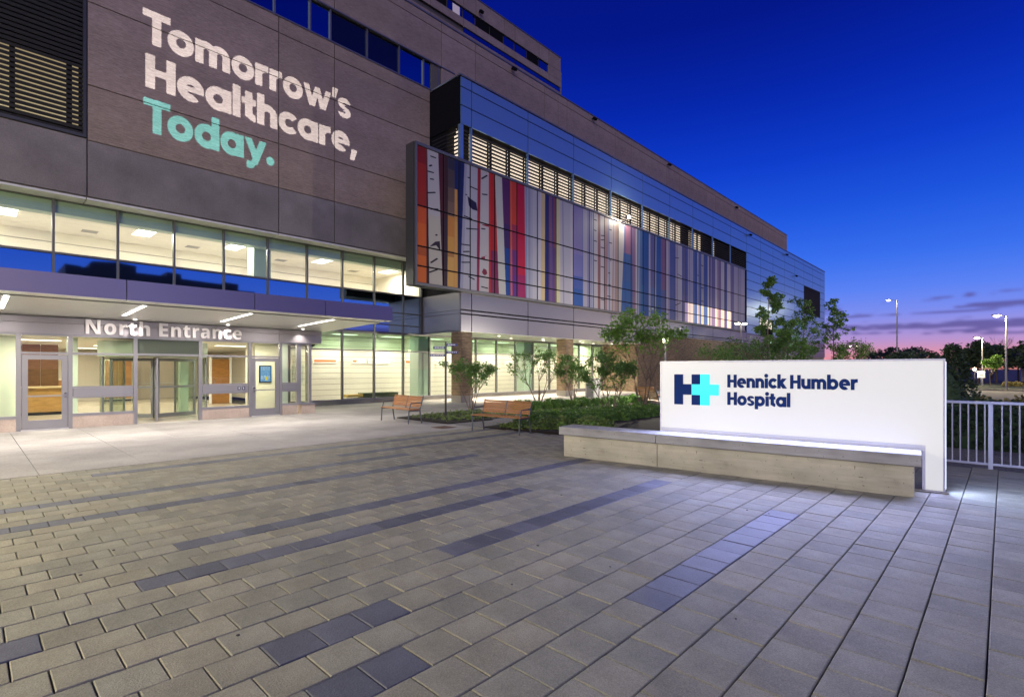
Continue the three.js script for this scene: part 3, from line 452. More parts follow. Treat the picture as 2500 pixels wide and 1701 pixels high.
  S(37.0, 37.9, 37.0, 37.9, '#2a5ca4'); S(37.9, 38.8, 37.9, 38.8, ['#8c6488', 99], ['#5a6aa0', 8]); S(38.8, 39.4, 38.8, 39.4, w3); S(39.4, 40.4, 39.4, 40.4, '#5464a4'); S(40.4, 41.6, 40.4, 41.6, w3); S(41.6, 42.7, 41.6, 42.7, ['#50589c', 99], ['#64609c', 8]); S(42.7, 44.0, 42.7, 44.0, '#b8b6c8'); S(44.0, 44.6, 44.0, 44.6, '#3c5ca4'); S(44.6, 44.85, 44.6, 44.85, w3); S(44.85, 45.4, 44.85, 45.4, '#2c50a0'); S(45.4, 45.9, 45.4, 45.9, w3); S(45.9, 46.8, 45.9, 46.8, '#3458a4'); S(46.8, 47.1, 46.8, 47.1, w3); S(47.1, 48.5, 47.1, 48.5, '#6c6294'); S(48.5, 49.2, 48.5, 49.2, w3); S(49.2, 49.9, 49.2, 49.9, '#8c6c8c'); S(49.9, 50.7, 49.9, 50.7, w3); S(50.7, 51.4, 50.7, 51.4, '#484f94'); S(51.4, 52.2, 51.4, 52.2, w3); S(52.2, 53.2, 52.2, 53.2, '#746894'); S(53.2, 54.4, 53.2, 54.4, '#b2aebe'); S(54.4, 55.2, 54.4, 55.2, '#9c98b0'); S(55.2, 56.3, 55.2, 56.3, '#b0acbc');
  // fine stripes between the broad ones
  for (let x = 21.9; x < 56; x += 0.5 + 1.1 * hash(Math.round(x * 31), 5)) { const q = hash(Math.round(x * 57), 9), w = 0.06 + 0.22 * hash(Math.round(x * 13), 2), sl = (hash(Math.round(x * 7), 4) - 0.5) * 0.3; S(x, x + w, x + sl, x + sl + w * 1.2, q < 0.5 ? 'rgba(214,210,216,0.75)' : q < 0.72 ? 'rgba(44,84,164,0.5)' : q < 0.88 ? 'rgba(120,104,160,0.45)' : 'rgba(150,112,118,0.4)'); }
  // bark marks of the birches
  c.strokeStyle = '#14121c'; c.lineCap = 'round';
  const mark = (x0, y0, x1, y1, w = 0.055) => { c.lineWidth = w / (Y[4] - Y[0]) * H; c.beginPath(); c.moveTo(ux(x0), uy(y0)); c.lineTo(ux(x1), uy(y1)); c.stroke(); };
  [[15.2, 11.78, 15.45, 11.78], [15.12, 11.3, 15.22, 11.36], [15.0, 11.02, 15.32, 11.04], [15.18, 10.7, 15.32, 10.72], [15.0, 10.0, 15.42, 10.12], [15.2, 9.28, 15.6, 9.36], [15.5, 8.1, 15.54, 8.12], [15.2, 6.75, 15.55, 6.98], [15.12, 6.28, 15.55, 6.46], [17.55, 11.4, 17.62, 11.4], [17.7, 10.98, 18.15, 10.95], [17.4, 10.5, 17.42, 10.5], [17.3, 9.4, 17.75, 9.36], [17.45, 8.8, 18.15, 8.9], [17.15, 7.95, 17.6, 7.98], [17.25, 7.6, 17.58, 7.66], [17.15, 7.05, 17.62, 7.12], [17.6, 6.4, 17.95, 6.3], [18.5, 11.6, 18.85, 11.85], [18.55, 10.8, 18.85, 10.85], [18.5, 9.0, 18.7, 9.02], [18.5, 5.98, 18.9, 5.95], [28.7, 11.6, 28.95, 11.6], [28.7, 10.9, 28.9, 10.9], [28.7, 10.2, 28.95, 10.2], [28.7, 8.9, 28.95, 8.9], [28.7, 7.4, 28.9, 7.4], [29.5, 10.7, 29.9, 10.75], [29.5, 10.4, 29.8, 10.45], [29.5, 9.9, 29.9, 9.9], [29.5, 8.6, 29.85, 8.6], [29.5, 6.4, 29.9, 6.4], [30.5, 11.3, 30.75, 11.3], [30.5, 10.4, 30.8, 10.4], [30.6, 9.2, 30.7, 9.2], [30.4, 8.3, 30.55, 8.3], [30.4, 7.5, 30.6, 7.5], [30.3, 6.7, 30.6, 6.7], [40.45, 10.9, 41.0, 10.95], [40.8, 9.6, 41.5, 9.5], [40.45, 7.0, 41.3, 7.25], [44.62, 10, 44.82, 10], [45.4, 9, 45.85, 9.0], [45.4, 7.8, 45.85, 7.8], [45.4, 11, 45.8, 11]].forEach((m) => mark(...m));
  const blob = (col, ...p) => { c.fillStyle = col; c.beginPath(); p.forEach(([x, y], i) => (i ? c.lineTo(ux(x), uy(y)) : c.moveTo(ux(x), uy(y)))); c.closePath(); c.fill(); };
  blob('#221826', [15.1, 7.48], [15.45, 7.78], [15.72, 7.85], [15.76, 7.4], [15.5, 7.62]); blob('#1c1a3c', [17.5, 10.45], [17.75, 10.35], [18.1, 10.25], [18.18, 9.85], [17.85, 9.85], [17.6, 9.98]);
  blob('#8c2440', [18.46, 7.52], [18.9, 7.66], [18.72, 7.62], [18.72, 7.38], [18.46, 7.4]); blob('#7a1f38', [18.5, 6.75], [18.62, 6.95], [18.82, 6.9], [18.88, 6.72], [18.72, 6.6], [18.58, 6.64]); blob('#8c2030', [18.5, 9.22], [19.0, 9.3], [19.0, 9.18], [18.55, 9.18]);
  c.fillStyle = 'rgba(92,88,98,0.16)'; c.fillRect(0, 0, W, H);
  const t = new THREE.CanvasTexture(cv); t.colorSpace = THREE.SRGBColorSpace; t.magFilter = THREE.LinearFilter;
  const print = phys(0.80, 0.80, 0.78, { map: t, roughness: 0.5, specularIntensity: 0.5 });
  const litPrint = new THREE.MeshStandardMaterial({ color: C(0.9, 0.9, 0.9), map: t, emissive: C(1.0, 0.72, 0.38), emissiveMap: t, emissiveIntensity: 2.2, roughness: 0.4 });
  const mx = [X0, 15.94]; for (let x = 17.68; x < X1 - 0.5; x += 1.7435) mx.push(x); mx.push(X1);
  for (let i = 0; i < mx.length - 1; i++) for (let r = 0; r < 4; r++) {
    const a = mx[i] + 0.025, b = mx[i + 1] - 0.025, y0 = Y[r] + 0.025, y1 = Y[r + 1] - 0.025, g = new THREE.BoxGeometry(b - a, y1 - y0, 0.02); g.translate((a + b) / 2, (y0 + y1) / 2, Z0);
    const p = g.attributes.position, uv = g.attributes.uv; for (let k = 0; k < p.count; k++) uv.setXY(k, (p.getX(k) - X0) / (X1 - X0), (p.getY(k) - Y[0]) / (Y[4] - Y[0]));
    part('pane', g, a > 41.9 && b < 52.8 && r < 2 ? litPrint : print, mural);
  }
  for (const x of mx.slice(1, -1)) part('mullion', bx(x - 0.035, x + 0.035, Y[0], Y[4], Z0 - 0.12, Z0 + 0.013), M.black, mural);
  for (const y of Y.slice(1, -1)) part('transom', bx(X0, X1, y - 0.035, y + 0.035, Z0 - 0.1, Z0 + 0.016), M.black, mural);
  part('frame', merge([bx(X0 - 0.1, X1 + 0.1, Y[4], Y[4] + 0.14, Z0 - 0.3, Z0 + 0.06), bx(X0 - 0.1, X1 + 0.1, Y[0] - 0.12, Y[0] - 0.0, Z0 - 0.3, Z0 + 0.06), bx(X0 - 0.1, X0, Y[0], Y[4], Z0 - 0.3, Z0 + 0.06)]), M.mullion, mural);
  part('return_frame', merge([bx(X0 - 0.16, X0 - 0.102, Y[0] - 0.12, Y[4] + 0.12, Z0 - 0.62, Z0 - 0.02), bx(X0 - 0.1, 17.2, Y[0] - 0.12, Y[0] - 0.06, Z0 - 0.62, Z0 - 0.302), bx(X0 - 0.1, 17.2, Y[4] + 0.06, Y[4] + 0.12, Z0 - 0.62, Z0 - 0.302)]), M.frameDark, mural);
  part('backing', bx(X0 - 0.09, X1, Y[0], Y[4], Z0 - 0.28, Z0 - 0.125), M.black, mural);
  part('end_post', bx(X1, X1 + 0.7, Y[0] - 0.1, Y[4] + 0.1, Z0 - 0.4, Z0 - 0.05), M.black, mural);
  const fl = thing('wall_floodlight', 'bright white floodlight on the top rail of the mural', 'floodlight', [32.3, 12.42, Z0 + 0.2]);
  part('arm', rod([0, -0.2, -0.15], [0, 0, 0.15], 0.025), M.frame, fl); part('head', rbox(-0.14, 0.14, -0.08, 0.12, 0.05, 0.22, 0.03), M.frame, fl); const lens = new THREE.SphereGeometry(0.12, 14, 10); lens.translate(0, 0.02, 0.26); part('lens', lens, glow(1, 0.93, 0.75, 25), fl);
  pointLight([32.3, 12.44, Z0 + 0.46], [1, 0.9, 0.7], 40, 5);
}

// ---------------------------------------------------------------- entrance canopy
{
  const cp = thing('entrance_canopy', 'broad flat metal canopy with glowing strip lights over the entrance', 'canopy', [0, 0, 0]);
  const XE = 9.95, zF = -15.0, zR = -19.5, yF = 3.33, yR = 3.2, X0 = -4;
  const yAt = (z) => yR + (yF - yR) * (z - zR) / (zF - zR);
  const joints = [X0, 0.35, 3.42, 6.5, XE];
  const face = [];
  const js = [X0, -0.6, 2.62, 5.5, 7.55, XE];
  for (let i = 0; i < js.length - 1; i++) { part('front_panel', bx(js[i] + 0.01, js[i + 1] - 0.01, yF, 3.80, zF - 0.05, zF), M.canopyMetal, cp); part('lip_panel', bx(js[i] + 0.01, js[i + 1] - 0.01, yF - 0.012, yF - 0.002, zF - 0.55, zF - 0.0), M.soffit, cp); }
  part('side_panel', bx(XE - 0.05, XE, yF, 3.80, ZG + 0.1, zF - 0.06), M.canopyMetal, cp);
  part('core', bx(X0, XE - 0.06, 3.42, 3.78, ZG + 0.08, zF - 0.06), M.joint, cp);
  part('recess_channel', bx(X0, XE - 0.06, yF + 0.05, 3.42, zF - 0.72, zF - 0.06), M.frame, cp);
  // soffit boards, rising a little towards the front
  for (let z = zF - 0.70, k = 0; z > ZG + 0.3; z -= 0.6, k++) { const z0 = Math.max(z - 0.592, ZG + 0.1), g = bx(X0, z < zR ? XE - 0.06 : XE - 0.06, -0.006, 0.006, z0, z); const sl = -(yF - yR) / (zF - zR); const p = g.attributes.position; for (let i = 0; i < p.count; i++) p.setY(i, p.getY(i) + Math.max(3.1, yAt(p.getZ(i)))); part('soffit_board', g, M.soffit, cp); }
  const strip = glow(1, 0.95, 0.86, 5);
  for (const x of [-1.85, 0.62, 3.12, 5.68, 8.2]) {
    const g = bx(x - 0.045, x + 0.045, -0.014, -0.007, -18.25, -15.75), p = g.attributes.position; for (let i = 0; i < p.count; i++) p.setY(i, p.getY(i) + yAt(p.getZ(i))); part('strip_light', g, strip, cp);
    areaLight(0.09, 2.5, [x, yAt(-17) - 0.03, -17], [x, 0, -17], [1, 0.91, 0.86], 230);
  }
  for (const x of [0.3, 3.55, 6.15, 8.75]) { part('downlight', cyl(x, yR - 0.012, yR - 0.004, -19.15, 0.05, 0.05, 12), strip, cp); spotLight([x, yR - 0.03, -19.2], [x, 2.2, -19.42], [1, 0.9, 0.84], 7, 0.85, 0.9, 2); }
}

// ---------------------------------------------------------------- glazed entrance vestibule
const ZV = -19.5;
{
  const v = thing('entrance_vestibule', 'glazed entrance vestibule with metal doors under the canopy', 'vestibule', [0, 0, 0]);
  const post = (x, y1 = 2.68, w = 0.1) => part('post', bx(x - w / 2, x + w / 2, 0, y1, ZV - 0.14, ZV), M.frame, v);
  for (const x of [-0.6, 1.0, 2.085, 3.63, 5.42, 7.0, 8.075, 9.2]) post(x);
  part('post', bx(8.68, 8.84, 0.4, 2.68, ZV - 0.14, ZV - 0.01), M.frame, v);
  // fascia with two rows of panels
  const fx = [-4, 0.6, 7.98, 9.62];
  for (let i = 0; i < 3; i++) { part('fascia_panel', bx(fx[i] + 0.006, fx[i + 1] - 0.006, 2.70, 2.995, ZV - 0.1, ZV + 0.06), M.fascia, v); part('fascia_panel', bx(fx[i] + 0.006, fx[i + 1] - 0.006, 3.005, 3.17, ZV - 0.1, ZV + 0.06), M.fascia, v); }
  part('fascia_backing', bx(-4, 9.6, 2.70, 3.18, ZV - 0.4, ZV - 0.1), M.joint, v); part('fascia_return', bx(9.56, 9.62, 2.70, 3.17, ZV - 3.5, ZV - 0.11), M.fascia, v);
  part('head_rail', bx(-4, 9.25, 2.64, 2.70, ZV - 0.14, ZV + 0.02), M.frame, v);
  const pane = (x0, x1, y0, y1, m = M.glass) => part('pane', bx(x0, x1, y0, y1, ZV - 0.075, ZV - 0.065), m, v);
  const rail = (x0, x1, y0, y1, d = 0) => part('rail', bx(x0, x1, y0, y1, ZV - 0.13, ZV - 0.01 + d), M.frame, v);
  for (const [a, b] of [[-0.55, 0.95], [2.135, 3.58], [5.47, 6.95], [8.125, 8.68], [8.84, 9.15]]) {
    const wide = b - a > 0.7, full = b < 1 || a > 8;
    if (!full) { rail(a, b, 2.12, 2.18); pane(a, b, 2.18, 2.64); }
    const top = full ? 2.64 : 2.12;
    if (a > 8.8 || b < 1) pane(a, b, 0.42, top); else { pane(a, b, 1.2, top); pane(a, b, 0.42, 0.86); rail(a, b, 1.155, 1.2); rail(a, b, 0.86, 0.9); part('rail_box', bx(a + 0.01, b - 0.01, 0.905, 1.15, ZV - 0.12, ZV + 0.0), M.frame, v); }
    rail(a, b, 0.34, 0.42, 0.03);
    part('plinth', bx(a, b, 0, 0.34, ZV - 0.16, ZV + (a > 8 ? 0.05 : 0.01)), M.plinth, v);
  }
  part('plinth', bx(9.15, 9.36, 0, 0.34, ZV - 3.5, ZV + 0.05), M.plinth, v); part('sill', bx(8.68, 9.42, 0.345, 0.4, ZV - 0.1, ZV + 0.09), M.frame, v);
  // side glass back to the building
  for (let k = 0; k < 2; k++) part('pane', bx(9.19, 9.2, 0.42, 2.64, ZV - 0.16 - (k + 1) * 1.72, ZV - 0.2 - k * 1.74), M.glass, v);
  part('post', bx(9.15, 9.24, 0.34, 2.68, ZV - 1.95, ZV - 1.87), M.frame, v);
  // hinged doors
  for (const [a, b, left] of [[1.06, 2.03, false], [7.06, 8.02, true]]) {
    rail(a - 0.02, b + 0.02, 2.12, 2.18); pane(a, b, 2.18, 2.64);
    const d = sub('door', v), w = 0.13, z0 = ZV - 0.09, z1 = ZV - 0.03;
    part('door_frame', merge([bx(a, a + w, 0.03, 2.10, z0, z1), bx(b - w, b, 0.03, 2.10, z0, z1), bx(a + w, b - w, 1.97, 2.10, z0, z1), bx(a + w, b - w, 0.03, 0.28, z0, z1)]), M.frame, d);
    part('door_glass', bx(a + w, b - w, 0.28, 1.97, ZV - 0.065, ZV - 0.055), M.glass, d);
    part('push_bar', bx(a + w - 0.03, b - w + 0.03, 0.93, 0.97, ZV - 0.025, ZV + 0.01), M.frame, d);
    const hx = left ? a + 0.06 : b - 0.06; part('handle', merge([rod([hx, 0.92, ZV - 0.02], [hx, 0.92, ZV + 0.05], 0.025), rod([hx, 1.02, ZV - 0.03], [hx, 1.02, ZV + 0.01], 0.03)]), phys(0.8, 0.8, 0.8, { metalness: 1, roughness: 0.2 }), d);
    part('threshold', bx(a - 0.02, b + 0.02, 0.0, 0.025, ZV - 0.13, ZV + 0.02), phys(0.75, 0.75, 0.75, { metalness: 0.9, roughness: 0.35 }), d);
  }
  // the open bay with the revolving door
  rail(3.68, 5.37, 2.13, 2.19); pane(3.68, 5.37, 2.19, 2.64, phys(0.16, 0.19, 0.16, { transmission: 0.5, roughness: 0.1, thickness: 0 }));
  const rv = sub('revolving_door', v), cx = 4.5, cz = -21.2, R = 1.5;
  const drum = new THREE.CylinderGeometry(R, R, 2.05, 22, 1, true, Math.PI * 1.14, Math.PI * 0.42); drum.translate(cx, 1.05, cz); const drum2 = new THREE.CylinderGeometry(R, R, 2.05, 22, 1, true, Math.PI * 0.40, Math.PI * 0.40); drum2.translate(cx, 1.05, cz);
  const drumGlass = phys(0.62, 0.74, 0.64, { transmission: 0.9, roughness: 0.02, thickness: 0, side: THREE.DoubleSide });
  part('drum_glass', drum, drumGlass, rv); part('drum_glass', drum2, drumGlass, rv);
  part('drum_cap', new THREE.CylinderGeometry(R + 0.06, R + 0.06, 0.5, 36).translate(cx, 2.36, cz), mat(0.30, 0.34, 0.28, { roughness: 0.5 }), rv);
  part('shaft', cyl(cx, 0.02, 2.1, cz, 0.05), M.frameDark, rv);
  for (let k = 0; k < 3; k++) {
    const w = new THREE.Group(); w.name = 'wing'; w.position.set(cx, 0, cz); w.rotation.y = 0.35 + k * Math.PI * 2 / 3; rv.add(w);
    part('wing_frame', merge([bx(0.06, 0.13, 0.03, 2.08, -0.025, 0.025), bx(1.36, 1.44, 0.03, 2.08, -0.025, 0.025), bx(0.13, 1.36, 1.98, 2.08, -0.025, 0.025), bx(0.13, 1.36, 0.03, 0.17, -0.025, 0.025), bx(0.13, 1.36, 1.05, 1.12, -0.02, 0.02)]), M.frame, w);
    part('wing_glass', bx(0.13, 1.36, 0.17, 1.98, -0.005, 0.005), M.glass, w);
  }
  for (const a of [1.14, 1.56, 0.40, 0.80]) { const th = Math.PI * a; part('drum_post', cyl(cx + R * Math.sin(th), 0.02, 2.1, cz + R * Math.cos(th), 0.035), M.frame, rv); }
  // lobby behind the glass
  part('lobby_floor', bx(-4, 9.15, -0.03, 0.008, -36, ZV - 0.15), M.inFloor, v);
  for (let z = ZV - 0.41, k = 0; z > -35; z -= 1.22, k++) part('ceiling_panel', bx(-4, k < 3 ? 9.55 : 11.3, 2.74, 2.78, z - 1.2, z), M.inCeil, v);
  part('ceiling_backing', bx(-4, 11.3, 2.785, 3.0, -36, ZG - 0.3), M.joint, v);
  part('lobby_wall', bx(-4, 11.3, 0, 2.8, -36.1, -36), M.inWall[0], v); part('lobby_wall', bx(9.18, 11.35, 0.01, 2.74, -26.2, -26.1), M.inWall[1], v); part('lobby_wall', bx(11.3, 11.4, 0, 3.4, -36, -26.2), M.inWall[1], v);
  part('lobby_wall', bx(-4.1, -4, 0, 2.8, -36, ZV), M.inWall[1], v); part('lobby_wall', bx(-4, 1.12, 0.01, 2.74, -22.6, -22.5), mat(0.55, 0.6, 0.5, { roughness: 0.6 }), v);
  part('lobby_wall', bx(8.12, 9.1, 0.01, 2.74, -22.25, -22.15), mat(0.60, 0.57, 0.48), v);
  for (const [x, z] of [[2.45, -22.6], [5.95, -23.6], [8.9, -21.3]]) part('lobby_column', bx(x - 0.14, x + 0.14, 0.01, 2.74, z - 0.14, z + 0.14), mat(0.55, 0.62, 0.56, { roughness: 0.4 }), v);
  const lm = glow(1, 0.95, 0.86, 3);
  for (const [x, z] of [[1.4, -21.2], [7.9, -21.0], [1.8, -25.0], [5.2, -25.4], [8.2, -25.2], [4.5, -29], [8, -30], [2.2, -30], [4.4, -33]]) { part('ceiling_light', bx(x - 0.6, x + 0.6, 2.722, 2.738, z - 0.15, z + 0.15), lm, v); areaLight(1.18, 0.28, [x, 2.71, z], [x, 0, z], [1, 0.89, 0.70], 110); }
  part('lobby_rail', bx(6.0, 11.2, 0.85, 0.92, -35.9, -35.8), M.white, v);
}
{
  const d = thing('reception_desk', 'honey coloured wooden reception desk inside the entrance', 'desk', [0, 0, 0]);
  part('counter_front', bx(1.2, 2.5, 0.12, 1.0, -26.2, -25.7), mat(0.62, 0.36, 0.10, { map: woodTex, roughness: 0.45 }), d); part('counter_top', bx(1.15, 2.55, 1.0, 1.06, -26.3, -25.65), mat(0.55, 0.42, 0.24, { roughness: 0.3 }), d); part('kick_board', bx(1.2, 2.5, 0.01, 0.12, -26.15, -25.75), M.black, d);
  const w = thing('wood_wall', 'dark brown wooden panel wall behind the reception desk', 'wall panel', [0, 0, 0]);
  for (let k = 0; k < 3; k++) part('board', bx(1.0 + k * 0.55, 1.54 + k * 0.55, 0.01, 2.7, -28.3, -28.25), mat(0.30 + 0.02 * (k % 2), 0.15, 0.05, { map: woodTex, roughness: 0.5 }), w);
  const w2 = thing('wood_door_leaf', 'orange wooden door beyond the revolving door', 'door', [0, 0, 0]); part('leaf', bx(8.3, 9.1, 0.01, 2.2, -28.2, -28.14), mat(0.55, 0.26, 0.07, { map: woodTex }), w2); part('handle', rod([8.4, 1.0, -28.12], [8.4, 1.15, -28.12], 0.02), M.frame, w2); part('door_frame', merge([bx(8.2, 8.3, 0.01, 2.3, -28.2, -28.1), bx(9.1, 9.2, 0.01, 2.3, -28.2, -28.1)]), M.white, w2);
  const ex = thing('exit_sign', 'small pale lit exit sign above the revolving door', 'exit sign', [4.78, 2.54, -19.68]); part('box', bx(-0.12, 0.12, -0.045, 0.045, -0.03, 0), M.black, ex); part('lit_face', bx(-0.1, 0.1, -0.035, 0.035, 0.001, 0.004), glow(0.8, 1, 0.9, 1.2), ex);
  for (const [x0, x1, h, l] of [[5.0, 6.2, 2.2, 'tall cream cabinet along the far lobby wall'], [3.0, 3.9, 1.2, 'low white kiosk along the far lobby wall']]) { const kb = thing('lobby_cabinet', l, 'cabinet', [0, 0, 0]); part('carcass', bx(x0, x1, 0.1, h, -34.6, -34.1), M.inWall[2], kb); part('plinth', bx(x0 + 0.03, x1 - 0.03, 0.009, 0.1, -34.6, -34.15), M.black, kb); part('door_leaf', bx(x0 + 0.03, (x0 + x1) / 2 - 0.01, 0.14, h - 0.05, -34.098, -34.08), M.wood[1], kb); part('door_leaf', bx((x0 + x1) / 2 + 0.01, x1 - 0.03, 0.14, h - 0.05, -34.098, -34.08), M.wood[2], kb); }
  const s = thing('directory_screen', 'tall lit blue directory screen on the vestibule wall', 'screen', [8.52, 1.5, -22.14]);
  const cv = document.createElement('canvas'); cv.width = 128; cv.height = 190; const c = cv.getContext('2d'); c.fillStyle = '#3f86c8'; c.fillRect(0, 0, 128, 190); c.fillStyle = '#bfe0f4';
  for (let y = 8; y < 180; y += 9) { c.fillStyle = hash(y, 1) > 0.5 ? '#d8eefa' : '#8cc0e6'; for (let x = 8; x < 118;) { const l = 6 + hash(x, y) * 30; c.fillRect(x, y, Math.min(l, 118 - x), 3 + hash(y, x) * 3); x += l + 5; } }
  c.fillStyle = '#e8d020'; c.fillRect(62, 128, 26, 44); const t = new THREE.CanvasTexture(cv); t.colorSpace = THREE.SRGBColorSpace; t.magFilter = THREE.LinearFilter;
  part('bezel', rbox(-0.24, 0.24, -0.35, 0.35, 0, 0.05, 0.012), M.black, s); const g = new THREE.PlaneGeometry(0.42, 0.63); g.translate(0, 0, 0.053); part('display', g, new THREE.MeshStandardMaterial({ color: C(0.02, 0.02, 0.02), emissive: C(1, 1, 1), emissiveMap: t, emissiveIntensity: 0.9, roughness: 0.3 }), s);
  for (const [x, sg] of [[6.62, 1], [6.77, 2]]) { const n = thing('door_notice', sg === 1 ? 'small dark blue pictogram square nearer the revolving door' : 'small dark blue pictogram square beside the single door', 'notice', [x, 1.03, ZV + 0.006]); part('plate', bx(-0.045, 0.045, -0.055, 0.055, -0.004, 0.004), mat(0.02, 0.025, 0.08), n); part('pictogram', merge([bx(-0.012, 0.012, -0.03, 0.02, 0.004, 0.006), bx(sg === 1 ? -0.02 : -0.025, sg === 1 ? 0.02 : 0.0, 0.024, 0.036, 0.004, 0.006)]), M.white, n); }
}

// ---------------------------------------------------------------- geometric lettering drawn as outlines
const SW = 0.25, XH = 0.735;                                    // stroke and x-height, cap height = 1
const rect = (x0, x1, y0, y1) => (x, y) => Math.max(x0 - x, x - x1, y0 - y, y - y1);
const disc = (cx, cy, r) => (x, y) => Math.hypot(x - cx, y - cy) - r;
const ring = (cx, cy, R, r) => (x, y) => { const d = Math.hypot(x - cx, y - cy); return Math.max(d - R, r - d); };
const U = (...f) => (x, y) => Math.min(...f.map((q) => q(x, y)));
const I = (...f) => (x, y) => Math.max(...f.map((q) => q(x, y)));
const SUB = (a, b) => (x, y) => Math.max(a(x, y), -b(x, y));
const bar = (ax, ay, bx_, by, w) => { const L = Math.hypot(bx_ - ax, by - ay), ux = (bx_ - ax) / L, uy = (by - ay) / L; return (x, y) => { const s = (x - ax) * ux + (y - ay) * uy, t = Math.abs((x - ax) * -uy + (y - ay) * ux); return Math.max(-s, s - L, t - w / 2); }; };
const half = (nx, ny, d) => (x, y) => nx * x + ny * y - d;       // inside where nx*x + ny*y < d
const R0 = 0.383, CY = 0.367, bowl = ring(R0, CY, R0, R0 - SW * 0.96);
const arch = (x0, R, top = XH + 0.012) => U(I(ring(x0 + R, top - R, R, R - SW * 0.96), half(0, -1, -(top - R))), rect(x0 + 2 * R - SW, x0 + 2 * R, 0, top - R + 0.001));
const GLYPH = {
  T: [0.76, U(rect(0, 0.76, 1 - 0.215, 1), rect(0.38 - SW / 2, 0.38 + SW / 2, 0, 1))],
  H: [0.80, U(rect(0, SW, 0, 1), rect(0.80 - SW, 0.80, 0, 1), rect(0, 0.8, 0.395, 0.605))],
  o: [2 * R0, bowl],
  e: [2 * R0, U(SUB(bowl, I(half(0, 1, CY - 0.07), half(-1, 0, -(R0 - 0.02)), half(-0.62, -0.78, -(0.62 * R0 + 0.78 * CY) + 0.085))), I(rect(0.05, 2 * R0, CY - 0.085, CY + 0.075), disc(R0, CY, R0)))],
  a: [2 * R0 + 0.03, U(bowl, rect(2 * R0 - SW + 0.03, 2 * R0 + 0.03, 0, XH))],
  d: [2 * R0 + 0.03, U(bowl, rect(2 * R0 - SW + 0.03, 2 * R0 + 0.03, 0, 1.04))],
  b: [2 * R0 + 0.03, U(ring(R0 + 0.03, CY, R0, R0 - SW * 0.96), rect(0, SW, 0, 1.04))],
  p: [2 * R0 + 0.03, U(ring(R0 + 0.03, CY, R0, R0 - SW * 0.96), rect(0, SW, -0.25, XH))],
  c: [0.67, SUB(bowl, (x, y) => Math.max(Math.abs(y - CY) - (x - R0) * 0.92 + 0.02, R0 + 0.05 - x))],
  m: [1.10, U(rect(0, SW, 0, XH), arch(0, 0.335), arch(0.335 * 2 - SW, 0.335))],
  n: [0.70, U(rect(0, SW, 0, XH), arch(0, 0.35))],
  h: [0.70, U(rect(0, SW, 0, 1.04), arch(0, 0.35))],
  u: [0.70, (x, y) => U(rect(0, SW, 0, XH), arch(0, 0.35))(0.70 - x, XH - y)],
  r: [0.47, U(rect(0, SW, 0, XH), I(ring(0.40, XH - 0.385, 0.40, 0.40 - SW * 0.95), half(1, 0, 0.47), half(0, -1, -(XH - 0.36))))],
  l: [SW, rect(0, SW, 0, 1.04)],
  i: [0.26, U(rect(0.014, SW + 0.014, 0, XH), disc(0.13, 0.93, 0.145))],
  t: [0.47, U(rect(0.11, 0.11 + SW, 0.1, 0.96), rect(0, 0.47, 0.53, XH), I(ring(0.11 + 0.33, 0.325, 0.33, 0.33 - SW * 0.95), half(0, 1, 0.325), half(1, 0, 0.46)))],
  k: [0.70, U(rect(0, SW, 0, 1.04), I(bar(0.12, 0.26, 0.66, 0.86, 0.26), half(0, 1, XH)), I(bar(0.22, 0.48, 0.66, -0.1, 0.27), half(0, -1, 0)))],
  w: [1.12, I(U(bar(0.05, 0.9, 0.36, -0.1, 0.215), bar(0.32, -0.1, 0.575, 0.8, 0.205), bar(0.545, 0.8, 0.80, -0.1, 0.205), bar(0.76, -0.1, 1.07, 0.9, 0.215)), half(0, 1, XH), half(0, -1, 0), (x, y) => Math.max(-x, x - 1.12))],
  y: [0.76, U(I(bar(0.04, 0.9, 0.42, 0.05, 0.235), half(0, 1, XH), half(0, -1, -0.02)), I(bar(0.72, 0.9, 0.30, -0.16, 0.235), half(0, 1, XH), half(0, -1, 0.12)), I(ring(0.165, -0.065, 0.215, 0.0), half(0, 1, -0.02), half(0, -1, 0.27), half(-1, 0, -0.06), half(1, 0, 0.36)))],
  s: [0.58, (x, y) => { const sx = 0.29 + (x - 0.29) / 1.32, t = SUB(ring(0.29, 0.533, 0.215, 0.042), I(half(-1, 0, -0.29), half(0, 1, 0.462))), b = SUB(ring(0.29, 0.202, 0.215, 0.042), I(half(1, 0, 0.29), half(0, -1, -0.273))); const cutT = I(half(-1, 0, -0.33), half(0, 1, 0.56), half(0, -1, -0.40)), cutB = I(half(1, 0, 0.25), half(0, -1, -0.175), half(0, 1, 0.335)); return Math.min(Math.max(t(sx, y), -cutT(sx, y)), Math.max(b(sx, y), -cutB(sx, y))); }],
  '.': [0.29, disc(0.145, 0.145, 0.148)],
  ',': [0.26, (x, y) => Math.max(-0.22 - y, y - 0.2, Math.abs(x - 0.15 - (y + 0.01) * 0.25) - (0.095 + 0.035 * (y + 0.22) / 0.42))],
  "'": [0.24, (x, y) => Math.max(0.62 - y, y - 1.0, Math.abs(x - 0.13 - (y - 0.8) * 0.18) - (0.085 + 0.04 * (y - 0.62) / 0.38))],
};
const outlineCache = {};
